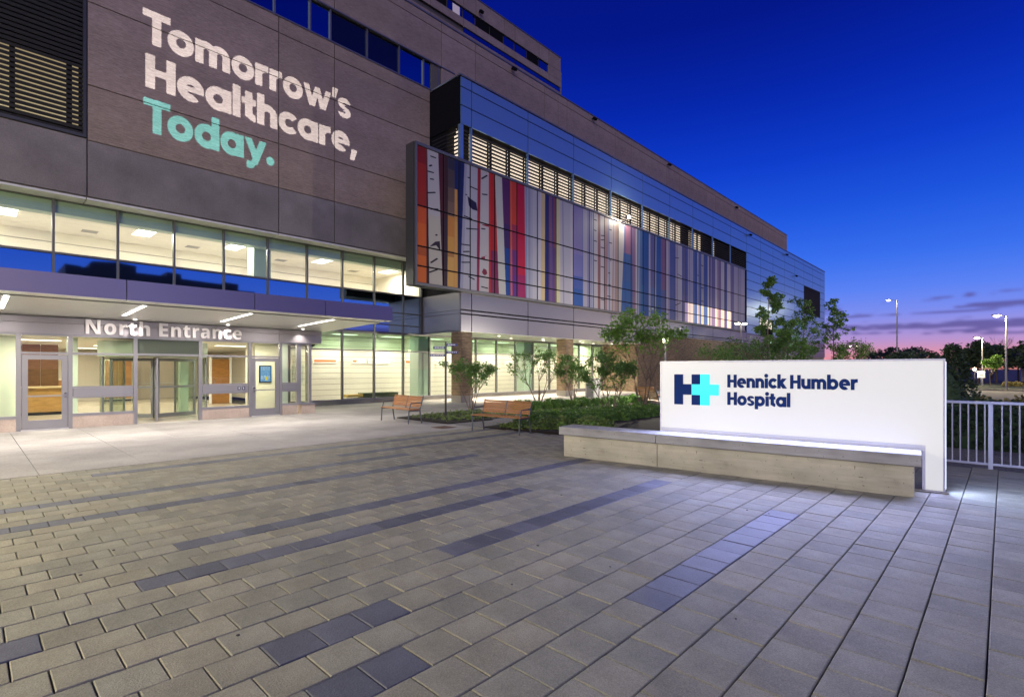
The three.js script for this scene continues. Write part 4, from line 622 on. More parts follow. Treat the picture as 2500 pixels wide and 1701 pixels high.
function outline(ch) {                                            // marching squares round a glyph: outer rings and holes
  if (outlineCache[ch]) return outlineCache[ch];
  const [w, f] = GLYPH[ch], h = 0.0205, x0 = -0.062, y0 = -0.312, nx = Math.ceil((w + 0.13) / h), ny = Math.ceil(1.43 / h), v = [];
  for (let j = 0; j <= ny; j++) for (let i = 0; i <= nx; i++) v.push(f(x0 + i * h, y0 + j * h));
  const at = (i, j) => v[j * (nx + 1) + i], next = new Map(), P = new Map();
  const edge = (i, j, k) => { const id = (j * (nx + 1) + i) * 2 + k; if (!P.has(id)) { const a = at(i, j), b = k ? at(i, j + 1) : at(i + 1, j), t = Math.min(0.98, Math.max(0.02, a / (a - b))); P.set(id, [x0 + (i + (k ? 0 : t)) * h, y0 + (j + (k ? t : 0)) * h]); } return id; };
  for (let j = 0; j < ny; j++) for (let i = 0; i < nx; i++) {
    const s = [at(i, j) < 0, at(i + 1, j) < 0, at(i + 1, j + 1) < 0, at(i, j + 1) < 0], E = [() => edge(i, j, 0), () => edge(i + 1, j, 1), () => edge(i, j + 1, 0), () => edge(i, j, 1)];
    const out = [], inn = []; for (let k = 0; k < 4; k++) { const a = s[k], b = s[(k + 1) % 4]; if (a && !b) out.push(k); if (!a && b) inn.push(k); }
    out.forEach((k) => { let best = inn[0], bd = 9; for (const q of inn) { const d = mod(k - q, 4); if (d < bd) { bd = d; best = q; } } next.set(E[k](), E[best]()); });
  }
  const loops = []; const seen = new Set();
  for (const st of next.keys()) { if (seen.has(st)) continue; const loop = []; let k = st; while (k !== undefined && !seen.has(k)) { seen.add(k); loop.push(P.get(k)); k = next.get(k); } if (loop.length > 6) loops.push(loop); }
  const simple = (l) => { let c = l; for (let pass = 0; pass < 4; pass++) { const o = []; for (let i = 0; i < c.length; i++) { const a = c[mod(i - 1, c.length)], b = c[i], d = c[(i + 1) % c.length]; const ar = Math.abs((b[0] - a[0]) * (d[1] - a[1]) - (b[1] - a[1]) * (d[0] - a[0])), L = Math.hypot(d[0] - a[0], d[1] - a[1]); if (L < 1e-9 || ar / L > 0.0011 || (i % 2 === pass % 2)) o.push(b); } c = o; } return c; };
  const area = (l) => l.reduce((s, p, i) => { const q = l[(i + 1) % l.length]; return s + p[0] * q[1] - p[1] * q[0]; }, 0) / 2;
  const ls = loops.map(simple).filter((l) => Math.abs(area(l)) > 0.002);
  const inside = (p, l) => { let k = false; for (let i = 0, j = l.length - 1; i < l.length; j = i++) if (l[i][1] > p[1] !== l[j][1] > p[1] && p[0] < (l[j][0] - l[i][0]) * (p[1] - l[i][1]) / (l[j][1] - l[i][1]) + l[i][0]) k = !k; return k; };
  const depth = ls.map((l, i) => ls.filter((m, j) => j !== i && inside(l[0], m)).length);
  return (outlineCache[ch] = { w, outer: ls.filter((_, i) => depth[i] % 2 === 0), holes: ls.filter((_, i) => depth[i] % 2 === 1), inside });
}
function setLine(text, gap = 0.085, space = 0.3) { let x = 0; const out = []; for (const ch of text) { if (ch === ' ') { x += space; continue; } const kern = { o: out.length && out[out.length - 1].ch === 'T' ? -0.12 : 0, '.': -0.02, ',': -0.02 }[ch] ?? 0; x += kern; out.push({ ch, x }); x += GLYPH[ch][0] + gap; } return { list: out, width: x - gap }; }
function glyphGeometry(ch, s, depth, bevel = 0) {
  const o = outline(ch), shapes = o.outer.map((l) => { const sh = new THREE.Shape(l.map(([x, y]) => new THREE.Vector2(x * s, y * s))); for (const hl of o.holes) if (o.inside(hl[0], l)) sh.holes.push(new THREE.Path(hl.map(([x, y]) => new THREE.Vector2(x * s, y * s)))); return sh; });
  return new THREE.ExtrudeGeometry(shapes, { depth, bevelEnabled: bevel > 0, bevelSize: bevel, bevelThickness: bevel, bevelSegments: 1 });
}

// ---------------------------------------------------------------- projectors that throw the slogan on the stone wall: a lamp behind a cut metal stencil
{
  const stand = thing('slogan_projector', 'black twin projector on a pole across the plaza', 'projector', [0, 0, 0]);
  const lines = [['Tomorrow\'s', 4.37, 13.43, 12.52], ['Healthcare,', 4.45, 11.84, 12.78], ['Today.', 4.39, 10.24, 8.98]], CAP = 1.22;
  const build = (L, which, col, power, reach) => {
    const g = 0.6, D = L[2] - (ZS + 0.002), k = g / D, toPlate = (wx, wy) => new THREE.Vector2(L[0] + (wx - L[0]) * k, L[1] + (wy - L[1]) * k);
    const plate = [], islands = [];
    for (const n of which) {
      const [text, xa, base, xb] = lines[n], set = setLine(text, 0.035), fx = (xb - xa) / set.width;
      for (const { ch, x } of set.list) { const o = outline(ch); for (const l of o.outer) plate.push(l.map(([a, b]) => toPlate(xa + (x + a) * fx, base + b * CAP))); for (const l of o.holes) islands.push(l.map(([a, b]) => toPlate(xa + (x + a) * fx, base + b * CAP))); }
    }
    const c = toPlate(8.6, 12.4), s = new THREE.Shape([[-0.2, -0.16], [0.2, -0.16], [0.2, 0.16], [-0.2, 0.16]].map(([a, b]) => new THREE.Vector2(c.x + a, c.y + b)));
    for (const l of plate) s.holes.push(new THREE.Path(l));
    const geo = new THREE.ShapeGeometry([s, ...islands.map((l) => new THREE.Shape(l))]); geo.translate(0, 0, L[2] - g);
    part('stencil', geo, new THREE.MeshStandardMaterial({ color: C(0.02, 0.02, 0.02), roughness: 0.9, side: THREE.DoubleSide }), stand);
    spotLight(L, [8.6, 12.4, ZS], col, power, reach, 0.05, 0.014);
    part('housing', merge([bx(c.x - 0.22, c.x - 0.2, c.y - 0.18, c.y + 0.18, L[2] - g - 0.02, L[2] + 0.2), bx(c.x + 0.2, c.x + 0.22, c.y - 0.18, c.y + 0.18, L[2] - g - 0.02, L[2] + 0.2), bx(c.x - 0.2, c.x + 0.2, c.y - 0.18, c.y - 0.16, L[2] - g - 0.02, L[2] + 0.2), bx(c.x - 0.2, c.x + 0.2, c.y + 0.16, c.y + 0.18, L[2] - g - 0.02, L[2] + 0.2), bx(c.x - 0.2, c.x + 0.2, c.y - 0.16, c.y + 0.16, L[2] + 0.18, L[2] + 0.2)]), M.black, stand);
  };
  build([5.6, 5.2, 9], [0, 1], [0.92, 0.96, 1.0], 7000, 0.165);
  build([6.3, 5.2, 9], [2], [0.14, 0.82, 0.84], 6800, 0.165);
  part('pole', cyl(6.0, -0.1, 5.02, 8.9, 0.07, 0.06), M.black, stand); part('cross_arm', bx(5.4, 6.6, 5.0, 5.06, 8.84, 8.96), M.black, stand);
}

// ---------------------------------------------------------------- raised letters over the doors
const font = await new FontLoader().loadAsync('fonts/droid/droid_sans_bold.typeface.json');
{
  const sign = thing('entrance_sign', 'raised white metal letters reading North Entrance on the fascia', 'sign', [2.36, 2.735, ZV + 0.10]);
  const word = 'North Entrance', size = 0.415; let x = 0; const items = [];
  for (const ch of word) { if (ch === ' ') { x += size * 0.36; continue; } const g = new TextGeometry(ch, { font, size, depth: 0.045, curveSegments: 5, bevelEnabled: true, bevelSize: 0.004, bevelThickness: 0.004, bevelSegments: 1 }); items.push([ch, g, x]); x += font.data.glyphs[ch].ha * size / font.data.resolution + size * 0.03; }
  const k = 4.33 / x;
  for (const [ch, g, px] of items) { g.scale(k, 1, 1); g.translate(px * k, 0, 0); part('letter', g, mat(0.74, 0.71, 0.70, { roughness: 0.35, metalness: 0.2 }), sign); }
}

// ---------------------------------------------------------------- glowing monument sign and concrete seat wall
const SA = THREE.MathUtils.degToRad(6);                            // both stand six degrees off the paver joints
{
  // local: x along the face from its left end, z out of the face
  const sg = thing('monument_sign', 'glowing white hospital monument sign standing on one leg beside the seat wall', 'sign', [8.80, 0, -4.60], 0);
  sg.rotation.y = -Math.PI / 2 + SA; const W = 4.04, T = 1.845, B = 0.545, LX = 3.79, D = 0.16;
  part('cabinet', merge([bx(0, W, B, T, -D, -0.03), bx(LX, W, 0, B, -D, -0.03)]), mat(0.6, 0.6, 0.62, { roughness: 0.4 }), sg);
  const acrylic = new THREE.MeshStandardMaterial({ color: C(0.38, 0.38, 0.38), emissive: C(1.0, 0.99, 0.94), emissiveIntensity: 0.53, roughness: 0.35 });
  const body = new THREE.Shape([[0.026, B + 0.094], [LX + 0.034, B + 0.094], [LX + 0.034, 0.026], [W - 0.026, 0.026], [W - 0.026, T - 0.026], [0.026, T - 0.026]].map(([x, y]) => new THREE.Vector2(x, y)));
  const face = new THREE.ExtrudeGeometry(body, { depth: 0.012, bevelEnabled: false }); face.translate(0, 0, -0.03); part('lit_face', face, acrylic, sg);
  const fr = phys(0.72, 0.73, 0.78, { metalness: 0.2, roughness: 0.4 });  // unlit bluish rim stands in for the glow fading towards the edges
  part('frame', merge([bx(0, W, T - 0.022, T, -0.03, -0.012), bx(0, 0.022, B + 0.001, T - 0.023, -0.03, -0.012), bx(W - 0.022, W, 0.0, T - 0.023, -0.03, -0.012), bx(LX, W - 0.023, 0, 0.022, -0.03, -0.012)]), fr, sg);
  part('lower_band', bx(0.023, LX + 0.0, B, B + 0.09, -0.03, -0.012), phys(0.66, 0.68, 0.74, { metalness: 0.1, roughness: 0.4 }), sg);  // grey strip in place of the dimming glow along the bottom
  part('leg_side', bx(LX, LX + 0.03, 0, B + 0.09, -0.03, -0.01), fr, sg);
  const navy = phys(0.010, 0.034, 0.15, { roughness: 0.7, specularIntensity: 0.2 }), cyan = new THREE.MeshStandardMaterial({ color: C(0.03, 0.75, 0.78), emissive: C(0.0, 0.85, 0.9), emissiveIntensity: 0.55, roughness: 0.4 });
  const blk = (n, m, x0, x1, y0, y1) => part(n, bx(x0, x1, y0, y1, -0.0155, 0.012), m, sg);
  // emblem: a dark H whose right side becomes a bright cross
  blk('emblem_block', navy, 0.273, 0.427, 1.07, 1.608); blk('emblem_block', navy, 0.4275, 0.585, 1.247, 1.434); blk('emblem_block', navy, 0.5855, 0.735, 1.4345, 1.608); blk('emblem_block', navy, 0.5855, 0.735, 1.07, 1.2465);
  blk('emblem_cross', cyan, 0.7355, 0.891, 1.07, 1.61); blk('emblem_cross', cyan, 0.5855, 0.735, 1.247, 1.434); blk('emblem_cross', cyan, 0.8915, 1.046, 1.247, 1.434);
  const put = (text, x0, y0, width, cap) => { const set = setLine(text, 0.045, 0.25), fx = width / set.width; for (const { ch, x } of set.list) { const g = glyphGeometry(ch, cap, 0.02); g.scale(fx / cap, 1, 1); g.translate(x0 + x * fx, y0, -0.0155); part('letter', g, navy, sg); } };
  put('Hennick Humber', 1.188, 1.39, 1.85, 0.218); put('Hospital', 1.188, 1.095, 0.955, 0.218);
  // light of the lamp box, as large as the lit face
  sg.updateMatrixWorld(true); const w = (x, y, z) => sg.localToWorld(new THREE.Vector3(x, y, z)).toArray();
  areaLight(W - 0.11, 1.14, w(W / 2, 1.21, 0.03), w(W / 2, 1.21, 2), [0.46, 0.50, 1.0], 20); areaLight(0.16, 0.56, w(LX + 0.13, 0.35, 0.03), w(LX + 0.13, 0.35, 2), [0.46, 0.50, 1.0], 20);
  // cool light strip on the narrow end and under the leg
  part('end_strip', bx(W + 0.001, W + 0.008, 0.05, T - 0.04, -0.08, -0.05), glow(0.75, 0.85, 1.0, 1.6), sg); areaLight(0.03, 1.7, w(W + 0.02, 0.95, -0.065), w(W + 1, 0.95, -0.065), [0.45, 0.56, 1.0], 380);
  part('foot_plate', bx(LX - 0.18, W + 0.03, 0.003, 0.02, -D - 0.05, 0.07), M.base, sg);

  const sw = thing('seat_wall', 'long cast concrete seat wall with an overhanging cap before the glowing sign', 'seat wall', [8.67, 0, -0.86], 0); sw.rotation.y = -Math.PI / 2 + SA;   // local x from its far end (negative) to the leg of the sign
  const L = 5.46, dz = -0.46;
  const cuts = [-L, -3.55, 0];
  for (let i = 0; i < 2; i++) { part('wall_block', rbox(cuts[i] + 0.004, cuts[i + 1] - 0.004, -0.05, 0.415, dz, 0, 0.012), M.cast, sw); part('cap', rbox(cuts[i] - (i ? 0 : 0.07) + 0.004, cuts[i + 1] + (i ? 0.075 : 0) - 0.004, 0.418, 0.575, dz - 0.02, 0.07, 0.012), M.castCap, sw); }
}

// ---------------------------------------------------------------- benches, signpost, litter bin
function makeBench(name, label, group) {                           // sits facing -x, long along z
  const b = thing(name, label, 'bench', [0, 0, 0], 0, group), L = 1.72;
  for (let k = 0; k < 6; k++) part('seat_slat', rbox(0.02 + k * 0.072, 0.083 + k * 0.072, 0.425, 0.455, -L / 2, L / 2, 0.007, 1), M.wood[k % 3], b);
  for (let k = 0; k < 6; k++) { const y = 0.50 + k * 0.058, x = 0.455 + k * 0.017; for (const [a, c] of [[-L / 2 + 0.03, -0.02], [0.02, L / 2 - 0.03]]) part('back_slat', rbox(x, x + 0.028, y, y + 0.048, a, c, 0.006, 1), M.wood[(k + 1) % 3], b); }
  for (const s of [-1, 1]) {
    const z = s * (L / 2 - 0.04), f = sub('side_frame', b), tube = (pts, r = 0.021) => merge(pts.slice(1).map((p, i) => rod([pts[i][0], pts[i][1], z], [p[0], p[1], z], r)));
    part('leg', tube([[0.03, 0, 0], [0.05, 0.42, 0]]), M.benchIron, f); part('leg', tube([[0.52, 0, 0], [0.45, 0.42, 0], [0.575, 0.85, 0]]), M.benchIron, f);
    part('armrest', tube([[0.05, 0.42, 0], [0.12, 0.63, 0], [0.5, 0.645, 0]], 0.018), M.benchIron, f); part('seat_rail', tube([[0.05, 0.41, 0], [0.46, 0.40, 0]], 0.02), M.benchIron, f);
  }
  part('middle_bracket', merge([rod([0.1, 0.41, 0], [0.44, 0.41, 0], 0.014), rod([0.44, 0.41, 0], [0.565, 0.84, 0], 0.016)]), M.benchIron, b);
  return b;
}
const bench0 = makeBench('park_bench', 'slatted wooden bench on the paver edge before the hedge');
bench0.position.set(9.7, 0, -9.86); bench0.rotation.y = 0.09;
const addBench = (x, z, turn, label, group) => { const c = bench0.clone(); c.name = numbered('park_bench'); c.userData = { label, category: 'bench' }; if (group) c.userData.group = group; c.position.set(x, 0, z); c.rotation.y = turn; scene.add(c); return c; };
addBench(9.45, -14.2, -0.05, 'slatted wooden bench on the pale concrete walk');
addBench(19.2, -10.0, 2.5, 'slatted bench on the path, half hidden by the glowing sign');
addBench(23.5, -12.6, 2.7, 'slatted bench on the path beside the globe lamp');
{
  const s = thing('wayfinding_post', 'slim dark signpost with four small blue direction blades', 'signpost', [11.41, 0, -13.98], 0);
  part('post', cyl(0, 0, 2.62, 0, 0.035, 0.035, 12), M.frameDark, s); part('post_cap', cyl(0, 2.62, 2.64, 0, 0.04, 0.03, 12), M.frameDark, s);
  const blue = mat(0.03, 0.05, 0.22, { roughness: 0.5 });
  for (const [y, len, right] of [[2.54, 0.36, 1], [2.28, 0.40, 1], [2.44, 0.40, -1], [2.18, 0.50, -1]]) {
    const bl = sub('blade', s); bl.rotation.y = right > 0 ? -0.75 : Math.PI - 0.75; bl.position.y = y;
    part('blade_panel', rbox(0.03, 0.03 + len, -0.045, 0.045, -0.012, 0.012, 0.005, 1), blue, bl);
    for (let x = 0.07, k = 0; x < len - 0.03; k++) { const w = 0.03 + 0.05 * hash(k, Math.round(y * 100)); part('lettering', merge([bx(x, x + w, -0.012, 0.014, 0.0125, 0.0135), bx(x, x + w, -0.012, 0.014, -0.0135, -0.0125)]), M.white, bl); x += w + 0.02; }
  }
  const b = thing('litter_bin', 'square grey metal litter bin beyond the shrubs', 'litter bin', [24.6, 0, -16.9], 0.06);
  part('body', rbox(0, 0.72, 0.03, 1.12, -0.6, 0, 0.015), phys(0.5, 0.5, 0.48, { metalness: 0.4, roughness: 0.45 }), b); part('opening', bx(-0.006, 0.1, 0.9, 1.02, -0.5, -0.1), M.black, b); part('lid', rbox(-0.02, 0.74, 1.12, 1.16, -0.62, 0.02, 0.01), M.frame, b); part('door_seam', bx(-0.004, 0, 0.1, 0.85, -0.52, -0.08), M.frame, b);
}
// ---------------------------------------------------------------- white railing beside the sign
{
  const f = thing('railing', 'white metal railing with upright bars behind the sign', 'railing', [12.02, 0, 0]);
  part('top_rail', rbox(-0.03, 0.03, 1.10, 1.15, -6.2, 5.2, 0.01), M.fence, f); part('bottom_rail', rbox(-0.02, 0.02, 0.06, 0.10, -6.2, 5.2, 0.008), M.fence, f);
  for (let z = -5.57, k = 0; z < 5; z += 1.8) part('post', rbox(-0.03, 0.03, -0.03, 1.10, z - 0.032, z + 0.032, 0.008), M.fence, f);
  const bars = new THREE.CylinderGeometry(0.011, 0.011, 1.0, 8);
  for (let z = -6.1; z < 5.1; z += 0.1065) { if (Math.abs(mod(z + 5.57, 1.8)) < 0.05) continue; const m = part('bar', bars, M.fence, f); m.position.set(0, 0.60, z); }
}
// ---------------------------------------------------------------- lamps
function lampPost(name, label, [x, z], h, heads, col, power, group) {
  const l = thing(name, label, 'street lamp', [x, 0, z], 0, group), k = h / 9;
  part('base_plate', rbox(-0.16, 0.16, -0.08, 0.06, -0.16, 0.16, 0.02), M.base, l); part('pole', cyl(0, 0.05, h, 0, 0.05 + 0.05 * k, 0.035 + 0.03 * k, 12), M.frame, l);
  for (const [dx, dz] of heads) {
    const a = Math.atan2(dz, dx), L = Math.hypot(dx, dz) || 0.001;
    if (L > 0.1) { part('arm', rod([0, h - 0.05, 0], [dx, h + 0.02, dz], 0.03), M.frame, l); const hd = rbox(-0.3, 0.3, 0.0, 0.1, -0.15, 0.15, 0.04); hd.rotateY(-a); hd.translate(dx, h, dz); part('lamp_head', hd, M.frame, l); const g = new THREE.SphereGeometry(0.2, 16, 10); g.scale(1.2, 0.6, 0.9); g.rotateY(-a); g.translate(dx, h - 0.01, dz); part('lamp_lens', g, glow(...col, 14), l); pointLight([x + dx, h - 0.03, z + dz], col, power, 5); }
    else { const g = new THREE.SphereGeometry(0.13, 16, 12); g.translate(0, h + 0.12, 0); part('lamp_globe', g, glow(...col, 14), l); part('lamp_cap', cyl(0, h + 0.25, h + 0.3, 0, 0.16, 0.05, 14), M.frame, l); pointLight([x, h + 0.12, z], col, power, 4); }
  }
  return l;
}
lampPost('path_lamp', 'white globe lamp post glowing among the leaves behind the sign', [24.1, -12.3], 3.0, [[0, 0]], [1, 0.92, 0.72], 170);
lampPost('street_lamp', 'tall lamp post with twin heads before the far blue panels', [46.2, -16.5], 5.65, [[0.3, 0.15], [-0.35, -0.2]], [1, 0.9, 0.66], 5);
lampPost('path_lamp', 'cool blue white globe lamp below the lit far window', [50.2, -15.3], 4.0, [[0, 0]], [0.55, 0.72, 1], 22);
lampPost('street_lamp', 'tallest street lamp, single head, seen over the sign', [86.5, -10.5], 11.0, [[-0.75, -0.85]], [1, 0.82, 0.52], 70);
lampPost('street_lamp', 'single head street lamp on the kerb of the road', [57.6, 0.1], 6.0, [[-0.5, -0.55]], [1, 0.82, 0.52], 300);
lampPost('street_lamp', 'single head street lamp on the lawn beside the small green tree', [70.2, -1.6], 4.85, [[-0.35, -0.4]], [1, 0.82, 0.52], 260);
lampPost('street_lamp', 'far lamp post with two close heads over the sign', [129.6, -23.2], 6.6, [[-0.6, -0.5], [0.6, 0.5]], [1, 0.86, 0.6], 60);
lampPost('path_lamp', 'short post lamp on the lawn beside the notice board', [67.4, -2.1], 1.55, [[0, 0]], [1, 0.85, 0.6], 20);

// unseen lamp posts added to light the pavers and the seat wall, one of them cool
lampPost('added_forecourt_lamp', 'unseen added lamp post nearest the entrance side of the plaza', [-6.5, -9.0], 4.4, [[0.6, 0.1]], [1, 0.89, 0.57], 540);
lampPost('added_forecourt_lamp', 'unseen added lamp post on the open side of the plaza', [-3.5, 7.5], 6.2, [[0.5, -0.4]], [1, 0.88, 0.66], 20);
lampPost('added_forecourt_lamp', 'unseen cool lamp post added to tint the right side of the plaza', [7.2, 6.0], 6.2, [[-0.5, -0.3]], [0.50, 0.60, 1], 50);
// ---------------------------------------------------------------- plants
function leafCloud(points, size, n, spread, up = 0.4) {             // small folded leaves scattered round twig tips
  const pos = [], nrm = [];
  for (let i = 0; i < n; i++) {
    const p = points[Math.floor(rnd() * points.length)], x = p[0] + gauss() * spread, y = p[1] + gauss() * spread * 0.75, z = p[2] + gauss() * spread, s = size * rr(0.6, 1.3);
    const a = rr(0, Math.PI * 2), t = rr(-0.9, 0.9), d = [Math.cos(a) * Math.cos(t), Math.sin(t), Math.sin(a) * Math.cos(t)], b = rr(0, Math.PI * 2); let w = [Math.cos(b), rr(-0.6, 0.6), Math.sin(b)];
    const dot = w[0] * d[0] + w[1] * d[1] + w[2] * d[2]; w = w.map((v, k) => v - dot * d[k]); const wl = Math.hypot(...w) || 1; w = w.map((v) => v / wl * 0.36);
    const A = [x, y, z], Bp = [x + (d[0] * 0.55 + w[0]) * s, y + (d[1] * 0.55 + w[1]) * s, z + (d[2] * 0.55 + w[2]) * s], Cp = [x + d[0] * s, y + d[1] * s, z + d[2] * s], Dp = [x + (d[0] * 0.55 - w[0]) * s, y + (d[1] * 0.55 - w[1]) * s + 0.12 * s, z + (d[2] * 0.55 - w[2]) * s];
    pos.push(...A, ...Bp, ...Cp, ...A, ...Cp, ...Dp);
  }
  const g = new THREE.BufferGeometry(); g.setAttribute('position', new THREE.Float32BufferAttribute(pos, 3)); g.computeVertexNormals(); return g;
}
function woody(name, label, category, [x, z], o, group) {            // several stems that fork; leaves round the twig tips
  const t = thing(name, label, category, [x, 0, z], rr(0, 6), group), tubes = [], tips = [];
  const grow = (p, d, len, r, level) => {
    let q = p; const seg = 3;
    for (let i = 0; i < seg; i++) { const e = [d[0] + gauss() * 0.13, d[1] + gauss() * 0.08, d[2] + gauss() * 0.13], l = Math.hypot(...e); const n = q.map((v, k) => v + e[k] / l * len / seg); tubes.push(rod(q, n, r * (1 - i * 0.2), r * (1 - (i + 1) * 0.2), 5)); q = n; if (level >= o.leafFrom && i > 0) tips.push(q); }
    if (level >= o.levels) { tips.push(q, q); return; }
    const kids = level === 0 ? o.forks : 2 + Math.floor(rnd() * 2);
    for (let k = 0; k < kids; k++) { const a = rr(0, 6.28), s = o.open * rr(0.6, 1.25); grow(q, [d[0] + Math.cos(a) * s, d[1] * 0.9 + o.lift * rr(0.3, 1), d[2] + Math.sin(a) * s], len * rr(0.6, 0.85), r * 0.55, level + 1); }
  };
  for (let s = 0; s < o.stems; s++) { const a = s / o.stems * 6.28 + rr(-0.4, 0.4), lean = o.lean * rr(0.5, 1.2); grow([Math.cos(a) * 0.06 * (o.stems > 1), -0.02, Math.sin(a) * 0.06 * (o.stems > 1)], [Math.cos(a) * lean, 1, Math.sin(a) * lean], o.first * rr(0.85, 1.15), o.r, 0); }
  let top = 0; for (const p of tips) top = Math.max(top, p[1]); const k = o.h / (top + 0.12);
  const G = merge(tubes); G.scale(k, k, k); part('trunk', G, M.bark, t);
  part('crown', leafCloud(tips.map((p) => p.map((v) => v * k)), o.leaf, o.n, o.spread), o.mat, t);
  return t;
}
const shrubO = { stems: 6, levels: 2, leafFrom: 1, forks: 3, open: 0.55, lift: 0.25, lean: 0.3, first: 0.8, r: 0.022, leaf: 0.088, n: 1500, spread: 0.16, mat: LEAF.green };
woody('serviceberry_shrub', 'round multi-stemmed shrub before the first brick pier', 'shrub', [14.4, -16.0], { ...shrubO, h: 2.2, n: 3000 });
woody('serviceberry_shrub', 'sparse wide multi-stemmed shrub before the corridor windows', 'shrub', [19.3, -16.5], { ...shrubO, h: 2.85, n: 2600, lean: 0.45 });
woody('serviceberry_shrub', 'dense multi-stemmed shrub before the second brick pier', 'shrub', [20.6, -15.4], { ...shrubO, h: 2.4, n: 3000 });
woody('serviceberry_shrub', 'leafy multi-stemmed shrub at the bed behind the seat wall', 'shrub', [15.4, -9.9], { ...shrubO, h: 2.45, n: 3800, lean: 0.36 });
woody('young_tree', 'taller young tree with spreading pale branches beside the globe lamp', 'tree', [18.0, -10.1], { stems: 3, levels: 3, leafFrom: 2, forks: 3, open: 0.55, lift: 0.3, lean: 0.24, first: 1.3, r: 0.035, leaf: 0.13, n: 2300, spread: 0.24, mat: LEAF.bright, h: 4.1 });
const treeO = { stems: 1, levels: 3, leafFrom: 2, forks: 6, open: 0.42, lift: 0.75, lean: 0.03, first: 1.6, r: 0.07, leaf: 0.17, n: 2600, spread: 0.55, mat: LEAF.green };
function leaderTree(name, label, [x, z], h, w, n, leaf, m) {          // one leader with side branches that shorten towards the top
  const t = thing(name, label, 'tree', [x, 0, z], rr(0, 6)), tubes = [], tips = []; let p = [0, -0.05, 0];
  for (let i = 0; i < 9; i++) { const q = [p[0] + gauss() * 0.05 * h / 8, (i + 1) / 9 * h * 0.97, p[2] + gauss() * 0.05 * h / 8]; tubes.push(rod(p, q, 0.011 * h * (1 - i / 10), 0.011 * h * (1 - (i + 1) / 10), 6)); p = q;
    if (i < 2) continue;
    for (let k = 0; k < 4; k++) {
      const a = rr(0, 6.28), len = w * Math.pow(1 - (i - 1.6) / 8.6, 0.8) * rr(0.55, 1.1), y0 = q[1] - rr(0, h / 9); let b = [q[0], y0, q[2]];
      for (let s2 = 1; s2 <= 4; s2++) { const e = [q[0] + Math.cos(a) * len * s2 / 4 + gauss() * 0.09, y0 + len * 0.55 * s2 / 4 + gauss() * 0.08, q[2] + Math.sin(a) * len * s2 / 4 + gauss() * 0.09]; tubes.push(rod(b, e, 0.0026 * h * (1.2 - s2 / 4), 0.0026 * h * (1.2 - (s2 + 1) / 5), 4)); b = e; if (s2 > 1) tips.push(e); if (s2 > 2) { const f = [e[0] + gauss() * 0.35, e[1] + rr(0.05, 0.4), e[2] + gauss() * 0.35]; tubes.push(rod(e, f, 0.001 * h, 0.0005 * h, 3)); tips.push(f, f); } }
    } }
  tips.push(p); part('trunk', merge(tubes), M.bark, t); part('crown', leafCloud(tips, leaf, n, 0.2), m, t); return t;
}
leaderTree('plaza_tree', 'tallest leafy tree between the mural end and the lit far window', [47.7, -14.9], 9.3, 2.1, 5200, 0.2, LEAF.green);
leaderTree('plaza_tree', 'slender open tree before the far blue panels', [53.2, -13.4], 7.9, 2.0, 2600, 0.2, LEAF.green);
leaderTree('plaza_tree', 'slender tree at the far corner of the building', [57.4, -11.9], 8.3, 1.9, 2800, 0.2, LEAF.green);
leaderTree('plaza_tree', 'low pale tree lit by the cool globe lamp', [49.0, -13.6], 5.6, 2.1, 3000, 0.19, LEAF.bright);
woody('plaza_tree', 'low spreading tree reaching past the building corner', 'tree', [62.5, -11.2], { ...treeO, h: 4.6, n: 2200, open: 0.9 });
for (const [x, z, h] of [[37.2, -14.6, 3.3], [39.2, -14.7, 3.8], [41.4, -14.2, 4.2], [45.0, -14.6, 4.6], [48.5, -14.0, 4.4]]) woody('plaza_bush', 'bushy shrub rising above the sign before the brick wall', 'shrub', [x, z], { ...shrubO, h, stems: 6, leaf: 0.15, n: 1100, spread: 0.36, lean: 0.5 }, 'bushy shrubs before the brick wall');
// low clipped shrubs in the beds: three shapes, copied
function mound(r, h, n, leaf, m) { const pts = []; for (let i = 0; i < 160; i++) { const a = rr(0, 6.28), e = Math.asin(rr(0.05, 1)), q = rr(0.75, 1); pts.push([Math.cos(a) * Math.cos(e) * r * q, Math.sin(e) * h * q * 0.92 + 0.03, Math.sin(a) * Math.cos(e) * r * q]); } return leafCloud(pts, leaf, n, 0.045); }
const inner = (r, h) => { const g = new THREE.SphereGeometry(1, 10, 7, 0, 6.2832, 0, Math.PI / 2); g.scale(r * 0.8, h * 0.78, r * 0.8); return g; };
function makeShrub(r, h, n, leaf, m) { const t = new THREE.Group(); part('foliage', mound(r, h, n, leaf), m, t); part('inner_foliage', inner(r, h), mat(0.11, 0.22, 0.04, { roughness: 1 }), t); return t; }  // the core is a solid leaf-coloured dome for the inner foliage
const low = [makeShrub(0.42, 0.52, 700, 0.085, LEAF.green), makeShrub(0.36, 0.44, 620, 0.085, LEAF.bright), makeShrub(0.46, 0.56, 760, 0.09, LEAF.green), makeShrub(0.3, 0.3, 420, 0.07, LEAF.cover)];
const plantLow = (v, x, z, s, label, group) => { const c = low[v].clone(); c.name = numbered('low_shrub'); c.position.set(x, 0.02, z); c.rotation.y = rr(0, 6); c.scale.setScalar(s); tag(c, label, 'shrub', group); scene.add(c); };
for (let k = 0; k < 15; k++) { const t = k / 14; for (const off of [0, 0.62]) plantLow([0, 2, 1][k % 3], 15.6 + t * 8.6 + off * 0.4 + rr(-0.1, 0.1), -14.1 + t * 0.9 - off + rr(-0.12, 0.12), rr(0.64, 0.80), 'rounded green shrub in the far row below the shrubs', 'low shrubs of the far row'); }
